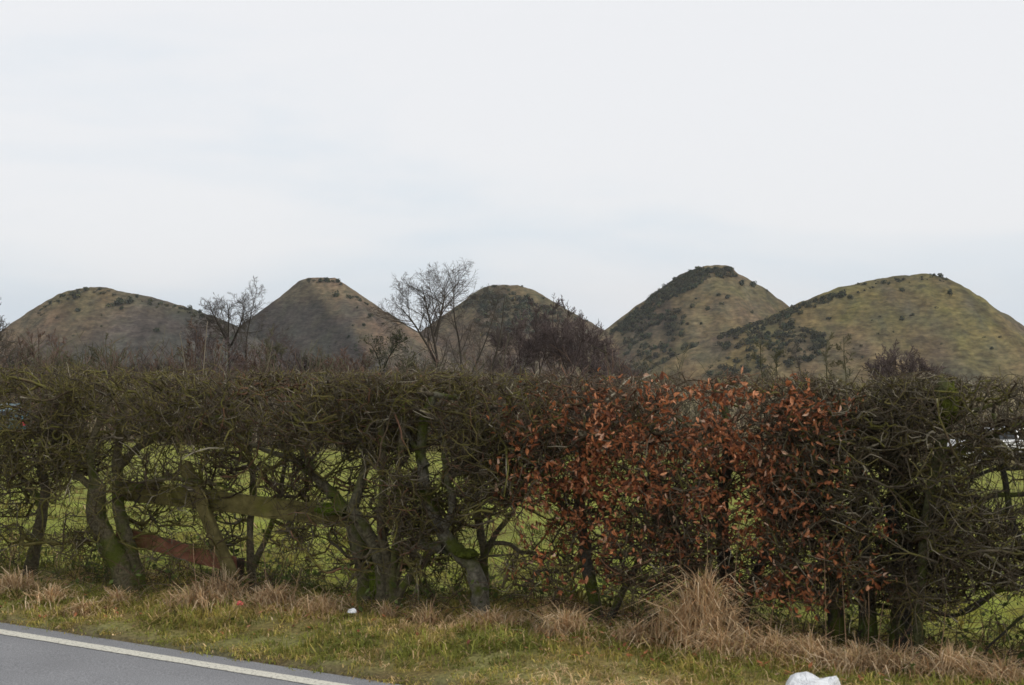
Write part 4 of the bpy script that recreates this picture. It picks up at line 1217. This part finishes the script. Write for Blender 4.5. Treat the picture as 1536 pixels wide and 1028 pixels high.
# ------------------------------------------------------------------ broken fence in the hedge
def board(name, p0, p1, height, thick, col, parent, tilt=0.0, seed=0):
    """a weathered board: length split into sections, edges worn and slightly bowed"""
    r = random.Random(seed)
    p0, p1 = np.array(p0), np.array(p1)
    d = unit(p1 - p0); side = unit(np.cross(d, np.array([0, 0, 1.0]))); upv = np.cross(side, d)
    sec = 14; V = []; C = []; f = []
    prof = [(-.5, -.42), (-.42, -.5), (.42, -.5), (.5, -.42), (.5, .42), (.42, .5), (-.42, .5), (-.5, .42)]      # (thickness, height)
    for k in range(sec + 1):
        t = k / sec; c = p0 + (p1 - p0) * t + upv * .012 * math.sin(t * 3.1 + seed) + side * .01 * math.sin(t * 4 + seed)
        for a, b in prof:
            j = 1 + r.uniform(-.05, .05)
            V.append(c + side * a * thick * j + upv * b * height * j + d * (r.uniform(-.02, .02) if k in (0, sec) else 0))
            C.append(np.array(col) * r.uniform(.85, 1.15))
    n = len(prof)
    for k in range(sec):
        for j in range(n): f.append((k * n + j, k * n + (j + 1) % n, (k + 1) * n + (j + 1) % n, (k + 1) * n + j))
    loops = np.array(f).ravel(); caps = [list(range(n))[::-1], list(range(sec * n, sec * n + n))]
    loops = np.concatenate([loops, caps[0], caps[1]]); tot = np.array([4] * len(f) + [n, n])
    me = np_mesh(name, np.array(V), loops, np.concatenate([[0], np.cumsum(tot)[:-1]]), tot, np.array(C), smooth=False)
    return link(name, me, M_WOOD, parent)
b = hp(345, 880, .22); fr = empty('broken_fence', (b[0], b[1], ground_z(b[0], b[1])))
tag(fr, 'broken mossy wooden fence with a leaning brace between two hedge trunks', 'fence')
board('rail', hp(176, 737, .10), hp(530, 776, .06), .155, .035, (.165, .142, .052), fr, seed=1)
tag(board('rail', hp(178, 802, .12), hp(352, 845, .06), .125, .035, (.24, .108, .066), fr, seed=2), 'red brown lower rail, fallen at one end')
board('brace', hp(276, 695, .00), hp(352, 868, -.02), .10, .045, (.160, .136, .054), fr, seed=3)
board('post_stump', hp(354, 905, .14), hp(350, 838, .14), .12, .11, (.075, .058, .042), fr, seed=4)

# ------------------------------------------------------------------ moss cushions on the trunks
def lump(name, P, rx, ry, rz, mat, col, parent, seed, sub=16, amp=.25):
    V = []; f = []; C = []
    for a in range(sub + 1):
        th = math.pi * a / sub
        for b in range(sub * 2):
            ph = math.pi * b / sub
            n = Vector((math.sin(th) * math.cos(ph), math.sin(th) * math.sin(ph), math.cos(th)))
            s = 1 + amp * mn.fractal(n * 2.2 + Vector((seed, 0, 0)), .8, 2, 4)
            V.append((P[0] + n.x * rx * s, P[1] + n.y * ry * s, P[2] + n.z * rz * s)); C.append(np.array(col) * (1 + .35 * mn.noise(n * 7)))
    m = sub * 2
    for a in range(sub):
        for b in range(m): f.append((a * m + b, (a + 1) * m + b, (a + 1) * m + (b + 1) % m, a * m + (b + 1) % m))
    return link(name, uniform_mesh(name, np.array(V), f, np.array(C)), mat, parent)
M_MOSS = mat_col('moss', 1.0, 60, .45, 1.0, 120)
T5 = [o for o in COL.objects if o.get('label') == 'stout mossy forked trunk at the end of the fence rail'][0]
T7 = [o for o in COL.objects if o.get('label') == 'pale grey elbowed trunk bending left then upright'][0]
T13 = [o for o in COL.objects if o.get('label') == 'hedge tree with a mossy cut leader standing up at the clipped top'][0]
lump('moss', hp(497, 764, -.02), .125, .07, .045, M_MOSS, (.085, .125, .010), T5, 3)
lump('moss', hp(566, 870, -.09), .060, .05, .15, M_MOSS, (.075, .100, .010), T5, 4)
lump('moss', hp(700, 831, -.09), .085, .06, .035, M_MOSS, (.07, .085, .012), T7, 5)
lump('moss', hp(1419, 606, -.14), .070, .07, .14, M_MOSS, (.075, .085, .012), T13, 6, amp=.4)

# ------------------------------------------------------------------ grass
def blades(name, P, Hh, Wd, lean, cols, mat, parent=None, simple=False):
    """one curved three-vertex-pair blade per point"""
    n = len(P)
    a = rng.uniform(0, 2 * math.pi, n)
    ldir = np.stack([np.cos(a), np.sin(a), np.zeros(n)], axis=1)
    ln = lean[:, None]
    wdir = np.stack([-np.sin(a + rng.normal(size=n) * .8), np.cos(a + rng.normal(size=n) * .8), np.zeros(n)], axis=1)
    h = Hh[:, None]; wv = wdir * Wd[:, None] * .5
    m1 = P + ldir * ln * h * .28 + np.array([0, 0, 1]) * h * .5
    m2 = P + ldir * ln * h * .75 + np.array([0, 0, 1]) * h * (.86 - .10 * ln)
    jz = rng.normal(size=(n, 3)) * h * .10
    m2 = m2 + jz * .6
    tp = P + ldir * ln * h * 1.35 + np.array([0, 0, 1]) * h * np.maximum(.12, 1.02 - .46 * ln) + jz
    if simple:
        mm = (m1 + m2) / 2
        V = np.stack([P - wv, P + wv, mm + wv * .7, mm - wv * .7, tp], axis=1).reshape(-1, 3)
        o5 = np.arange(n) * 5
        q = np.stack([o5, o5 + 1, o5 + 2, o5 + 3], 1); t = np.stack([o5 + 3, o5 + 2, o5 + 4], 1)
        loops = np.concatenate([q.ravel(), t.ravel()]); tot = np.concatenate([np.full(len(q), 4), np.full(len(t), 3)])
        return link(name, np_mesh(name, V, loops, np.concatenate([[0], np.cumsum(tot)[:-1]]), tot, np.repeat(cols, 5, axis=0), smooth=False), mat, parent)
    V = np.stack([P - wv, P + wv, m1 + wv * .8, m1 - wv * .8, m2 + wv * .5, m2 - wv * .5, tp], axis=1).reshape(-1, 3)
    o7 = np.arange(n) * 7
    q = np.stack([np.stack([o7, o7 + 1, o7 + 2, o7 + 3], 1), np.stack([o7 + 3, o7 + 2, o7 + 4, o7 + 5], 1)], 1).reshape(-1, 4)
    t = np.stack([o7 + 5, o7 + 4, o7 + 6], 1)
    loops = np.concatenate([q.ravel(), t.ravel()]); tot = np.concatenate([np.full(len(q), 4), np.full(len(t), 3)])
    me = np_mesh(name, V, loops, np.concatenate([[0], np.cumsum(tot)[:-1]]), tot, np.repeat(cols, 7, axis=0), smooth=False)
    return link(name, me, mat, parent)

GCOL = np.array([[.240, .250, .050], [.385, .315, .085], [.490, .355, .150], [.660, .480, .270], [.180, .200, .045]])
def grass_patch(name, label, ntuft, per, sample, hmean, pw, dry_bias, gain=1.0):
    """tufts: a handful of blades each, fanning out from one foot, one tone per tuft"""
    P, Hh, C, Ln = [], [], [], []
    for q in range(ntuft):
        x0, y0 = sample()
        d = dry_bias + .75 * mn.noise(Vector((x0 * 1.1, y0 * 1.1, 12))) + .45 * mn.noise(Vector((x0 * 4, y0 * 4, 2))) + random.gauss(0, .22)
        n0 = NX * x0 + NY * y0
        if 3 < n0 < EDGE - .03 + .06 * mn.noise(Vector((x0 * 5, y0 * 5, 0))): continue
        ht = hmean * (1 + .9 * mn.noise(Vector((x0 * 2.0, y0 * 2.0, 30)))) * random.uniform(.6, 1.35)
        if 3 < n0 < 7.3: ht *= .45 + .55 * sstep(EDGE, 7.2, n0)
        i1 = 4 if d < -.35 else 0 if d < .0 else 1 if d < .28 else 2 if d < .5 else 3
        z0 = ground_z(x0, y0) - .014
        tone = random.uniform(.7, 1.25); tl = random.uniform(.3, .95) + (.35 if i1 >= 2 else 0)
        for b in range(random.randint(per // 2, per)):
            x, y = x0 + random.gauss(0, .035), y0 + random.gauss(0, .035)
            i2 = i1 if random.random() < .78 else random.randrange(5)
            P.append((x, y, z0)); Hh.append(ht * random.uniform(.5, 1.3)); C.append(GCOL[i2] * gain * tone * random.uniform(.75, 1.25)); Ln.append(abs(random.gauss(tl, .4)))
    o = blades(name, np.array(P), np.array(Hh), np.full(len(P), pw) * rng.uniform(.6, 1.4, len(P)), np.array(Ln), np.array(C), M_GRASS, simple=True)
    tag(o, label, 'grass', kind='stuff')

def smp_verge():
    while True:
        u = random.uniform(-6.5, 5.5); v = random.uniform(-3.4, .5)
        if NX * (O[0] + u * hx[0] + v * hy[0]) + NY * (O[1] + u * hx[1] + v * hy[1]) > EDGE - .06: break
    return O[0] + u * hx[0] + v * hy[0], O[1] + u * hx[1] + v * hy[1]
grass_patch('grass', 'rough olive and straw coloured grass covering the verge', 5600, 33, smp_verge, .066, .0078, .02)
def smp_field():
    u = random.uniform(-9, 8); v = .4 + random.random() ** 1.8 * 14
    return O[0] + u * (1 + v / 10) * hx[0] + v * hy[0], O[1] + u * (1 + v / 10) * hx[1] + v * hy[1]
grass_patch('field_grass', 'green field grass behind the hedge', 1500, 22, smp_field, .12, .015, -.32, .66)
def smp_near():
    n = random.uniform(-1.5, .7); s = random.uniform(-5, 5)
    return NX * n + DX * s, NY * n + DY * s
grass_patch('near_grass', 'grass on the near side of the road', 500, 20, smp_near, .08, .007, .0)

# straw tussocks, each a thing of its own
DRY = np.array([[.64, .46, .27], [.53, .36, .20], [.72, .57, .38], [.47, .28, .14], [.44, .35, .14]])
def tussock(label, px, py, v, nb, hgt, spread, seed, lean=.7, mound=0.0, group='clumps of dry grass along the hedge foot'):
    r = np.random.default_rng(seed)
    b = hp(px, py, v)
    # the clump stands where the view through its foot meets the verge
    Y = hedge_Y(px, v); X = (px - CX) / F * Y
    root_z = ground_z(X, Y)
    a = r.uniform(0, 6.28, nb); d = np.abs(r.normal(size=nb)) * spread * .5
    P = np.stack([X + np.cos(a) * d * 1.3, Y + np.sin(a) * d * .8, np.zeros(nb)], axis=1)
    for k in range(nb): P[k, 2] = ground_z(P[k, 0], P[k, 1]) - .01
    P[:, 2] += mound * np.clip(1 - d / spread, 0, 1) * r.uniform(.2, 1.0, nb)
    Hh = hgt * r.uniform(.35, 1.1, nb) * (1 - .5 * np.minimum(1, d / spread))
    C = DRY[r.choice(5, nb, p=[.34, .24, .20, .13, .09])] * r.uniform(.7, 1.2, (nb, 1))
    Wd = r.uniform(.004, .011, nb)
    o = blades('grass_tussock', P - np.array([X, Y, root_z]), Hh, Wd, np.abs(r.normal(lean + .1, .5, nb)), C, M_GRASS)
    o.location = (X, Y, root_z)
    tag(o, label, 'grass clump', group)
TUS = [
    ('dry straw clump at the left edge of the verge', 22, 860, -.35, 420, .30, .28, .7), ('straw clump beside the left edge clump', 75, 872, -.45, 300, .20, .25, .8),
    ('small hooped straw clump in front of the split trunk', 176, 890, -.40, 240, .17, .12, .9), ('flattened straw clump on the verge left of the split trunk', 125, 905, -.60, 300, .13, .20, 1.1),
    ('broad tawny straw clump below the fallen rail', 300, 892, -.40, 600, .26, .30, .9), ('straw clump rising against the foot of the leaning brace', 335, 880, -.22, 420, .34, .22, .6),
    ('pinkish straw clump right of the leaning brace', 410, 895, -.35, 420, .24, .28, .7), ('straw clump left of the mossy forked trunk', 478, 905, -.40, 320, .20, .25, .8),
    ('little upright straw clump at the foot of the mossy forked trunk', 580, 928, -.40, 130, .16, .07, .5), ('sparse straw clump between the mossy and elbowed trunks', 640, 945, -.4, 120, .22, .15, .6),
    ('low pinkish straw clump at the foot of the elbowed trunk', 735, 950, -.38, 380, .20, .28, .8), ('rounded straw clump left of the upright beech trunk', 848, 965, -.50, 480, .26, .20, .8),
    ('low straw clump between the beech trunk and the tall mound', 955, 985, -.50, 300, .22, .22, .8), ('tall peaked mound of dry grass before the many stemmed beech', 1056, 965, -.50, 1500, .32, .34, .75, .40),
    ('pale straw skirt in front of the tall dry grass mound', 1085, 995, -.66, 520, .30, .24, .9), ('straw clump right of the tall dry grass mound', 1160, 990, -.50, 400, .28, .22, .7),
    ('straw clump behind the white litter', 1215, 985, -.45, 420, .30, .24, .7), ('straw clump right of the white litter', 1290, 1000, -.55, 460, .28, .25, .8),
    ('straw clump at the foot of the broad black trunk', 1345, 1000, -.45, 420, .26, .25, .8), ('pale straw clump right of the broad black trunk', 1425, 1000, -.42, 440, .26, .28, .8),
    ('low straw clump in the bottom right corner', 1505, 1010, -.45, 380, .20, .28, .9),
]
for q, (lab, px, py, v, nb, hg, sp, le, *mo) in enumerate(TUS):
    tussock(lab, px, py, v, nb, hg * (.92 if mo else .80), sp, 300 + q, le, mo[0] if mo else .06)

# tall dead stalks and young shoots standing in the verge
STALK = [(405, 905, 395, 800), (430, 905, 452, 850), (12, 880, 20, 800), (1030, 960, 1018, 800), (1065, 950, 1060, 760), (1088, 950, 1110, 780), (1012, 965, 990, 845), (1300, 985, 1302, 850), (1305, 985, 1325, 905), (1240, 985, 1236, 800),
         (1270, 985, 1262, 850), (1372, 990, 1366, 950), (1150, 985, 1165, 880), (1100, 955, 1085, 820), (640, 925, 655, 890), (705, 950, 690, 900), (1405, 990, 1420, 900), (318, 880, 322, 820), (300, 870, 290, 815), (1195, 985, 1180, 870)]
STALK.sort()
for q, (x0, y0, x1, y1) in enumerate(STALK):
    p0 = hp(x0, y0, -.42); p0[2] = ground_z(p0[0], p0[1]) - .02
    p1 = hp(x1, y1, -.38)
    T = Tubes(); P = smooth_line(np.array([p0, p0 * .6 + p1 * .4 + rng.normal(size=3) * .01, p1]), None, 2, .003)
    T.add(P, np.linspace(.0042, .0018, len(P)), np.array([.30, .20, .12]) * random.uniform(.75, 1.2))
    if q % 2 == 0:
        k = len(P) // 2
        T.add([P[k], P[k] + np.array([random.uniform(-.05, .05), -.02, .08]), P[k] + np.array([random.uniform(-.09, .09), -.03, .17])], [.002, .0016, .001], (.28, .19, .11))
    o = link('dead_stalk', T.mesh('dead_stalk', 4), M_TWIG)
    side = 'left part of the' if x0 < 500 else 'middle of the' if x0 < 900 else 'right part of the'
    tag(o, ('tall' if y0 - y1 > 110 else 'short') + ' thin dead stalk, ' + ORD[q] + ' from the left along the verge', 'stalk', 'dead stalks along the verge')

# bramble and weeds tangled low in the hedge foot
T = Tubes(); LP = []
r_ = random.Random(12)
for q in range(1500):
    u = r_.uniform(-5.5, 4.6); v = r_.uniform(-.35, .9)
    x, y = O[0] + u * hx[0] + v * hy[0], O[1] + u * hx[1] + v * hy[1]
    if mn.noise(Vector((x * 1.1, y * 1.1, 41))) < -.15: continue
    p = np.array([x, y, ground_z(x, y)]); d = unit(np.array([r_.gauss(0, .6), r_.gauss(0, .4), 1.0])); ln = r_.uniform(.2, .75); P = [p]
    for s in range(5):
        d = unit(d + np.array([r_.gauss(0, .25), r_.gauss(0, .25), -.22])); P.append(P[-1] + d * ln / 5)
    T.add(P, np.linspace(.003, .0015, 6), np.array([[.115, .06, .045], [.10, .08, .05], [.16, .125, .08], [.09, .085, .04]][r_.randrange(4)]) * r_.uniform(.7, 1.2))
    if r_.random() < .55:
        for s in range(r_.randrange(1, 5)): LP.append(P[r_.randrange(1, 6)] + np.array([r_.gauss(0, .03), r_.gauss(0, .03), r_.gauss(0, .02)]))
tag(link('undergrowth', T.mesh('undergrowth', 3), M_TWIG), 'thin tangled bramble stems low in the hedge foot', 'undergrowth', kind='stuff')
rs = np.random.default_rng(77)
LP = np.array(LP)
tag(link('undergrowth_leaves', leaf_mesh('undergrowth_leaves', LP, .024, (.085, .115, .030), rs), M_GRASS), 'small green weed leaves low in the hedge foot', 'weeds', kind='stuff')

# fallen leaves on the verge, thickest under the beeches
rs = np.random.default_rng(91)
Vs, Cs = [], []
for q in range(700):
    px_ = rs.uniform(-100, 1640) if q % 2 else rs.normal(1020, 190); v = rs.uniform(-1.0, .3)
    Y = hedge_Y(px_, v); X = (px_ - CX) / F * Y
    if NX * X + NY * Y < EDGE - .12: continue
    th = rs.uniform(0, 6.28); vv = LV.copy(); vv[:, 2] = np.abs(vv[:, 2]) + rs.uniform(0, .4) * vv[:, 0]; vv *= rs.uniform(.03, .055)
    c_, s_ = math.cos(th), math.sin(th)
    Vs.append(np.stack([vv[:, 0] * c_ - vv[:, 1] * s_ + X, vv[:, 0] * s_ + vv[:, 1] * c_ + Y, vv[:, 2] + ground_z(X, Y) + rs.uniform(.01, .06)], axis=1)); Cs.append(np.tile(leaf_col(rs) * .8, (len(LV), 1)))
f = (LF[None] + (np.arange(len(Vs)) * len(LV))[:, None, None]).reshape(-1, 3)
tag(link('fallen_leaves', uniform_mesh('fallen_leaves', np.concatenate(Vs), f, np.concatenate(Cs), smooth=False), M_LEAF), 'brown fallen leaves scattered through the verge grass', 'leaves', kind='stuff')

# ------------------------------------------------------------------ litter on the verge
M_BAG = mat_solid('white_plastic', (.76, .78, .80), .45, nscale=9, amount=.10)
t = M_BAG.node_tree
_tc = N(t, 'ShaderNodeTexCoord'); _v = N(t, 'ShaderNodeTexNoise'); _v.inputs['Scale'].default_value = 14; _v.inputs['Detail'].default_value = 3; _v.inputs['Distortion'].default_value = 2.5
_b = N(t, 'ShaderNodeBump'); _b.inputs['Strength'].default_value = .9; _b.inputs['Distance'].default_value = .03
L(t, _tc.outputs['Object'], _v.inputs['Vector']); L(t, _v.outputs['Fac'], _b.inputs['Height']); L(t, _b.outputs['Normal'], t.nodes['Principled BSDF'].inputs['Normal'])
M_RED = mat_solid('red_plastic', (.55, .08, .07), .5)
def crumpled(name, label, px, py, size, mat, seed, cat, corner=False, flat=.5):
    Yv = (CZ + .02) * F / (py - HY)
    p = at(px, py, Yv); z0 = ground_z(p[0], p[1])
    V = []; f = []; sub = 14; m = sub * 2
    for a in range(sub + 1):
        th = math.pi * a / sub
        for b in range(m):
            ph = math.pi * b / sub
            n = Vector((math.sin(th) * math.cos(ph), math.sin(th) * math.sin(ph), math.cos(th)))
            # facetted crumples: cell noise folds plus a sagging lump
            s = 1 + .22 * mn.noise(n * 1.6 + Vector((seed, 0, 0))) + .13 * mn.voronoi(n * 2.6 + Vector((0, seed, 0)))[0][0] - .06
            x, y, z = n.x * size * s, n.y * size * .75 * s, max(-.15, n.z) * size * flat * 2 * s
            if corner and n.x > .55 and n.z > -.1: z += size * .42 * (n.x - .5) * 2; x += size * .12
            V.append((x, y, z))
    for a in range(sub):
        for b in range(m): f.append((a * m + b, (a + 1) * m + b, (a + 1) * m + (b + 1) % m, a * m + (b + 1) % m))
    o = link(name, uniform_mesh(name, np.array(V), f, smooth=False), mat)
    o.location = (p[0], p[1], z0 + (.02 if size > .1 else .055))
    tag(o, label, cat)
    return o
crumpled('plastic_bag', 'crumpled white plastic bag lying in the dry grass at the bottom edge', 1212, 1047, .155, M_BAG, 4.2, 'plastic bag', corner=True, flat=.42)
crumpled('litter_scrap', 'small scrap of red litter on the verge', 360, 926, .025, M_RED, 9.1, 'litter')
crumpled('litter_scrap', 'small scrap of white paper on the verge before the mossy trunk', 528, 938, .034, M_BAG, 2.7, 'litter', flat=.35)

# ------------------------------------------------------------------ thin winter haze over the fields
M_HAZE = bpy.data.materials.new('haze'); M_HAZE.use_nodes = True
t = M_HAZE.node_tree; t.nodes.clear()
out = N(t, 'ShaderNodeOutputMaterial'); pv = N(t, 'ShaderNodeVolumePrincipled')
pv.inputs['Color'].default_value = (.86, .90, .95, 1); pv.inputs['Density'].default_value = .00011
L(t, pv.outputs['Volume'], out.inputs['Volume'])
V = [(x, y, z) for x in (-2700, 2700) for y in (-2700, 3300) for z in (-60, 90)]
me = bpy.data.meshes.new('haze'); me.from_pydata(V, [], [(0, 1, 3, 2), (4, 6, 7, 5), (0, 4, 5, 1), (2, 3, 7, 6), (0, 2, 6, 4), (1, 5, 7, 3)]); me.update()
hz = link('haze', me, M_HAZE); tag(hz, 'thin pale haze in the air over the fields', kind='stuff')
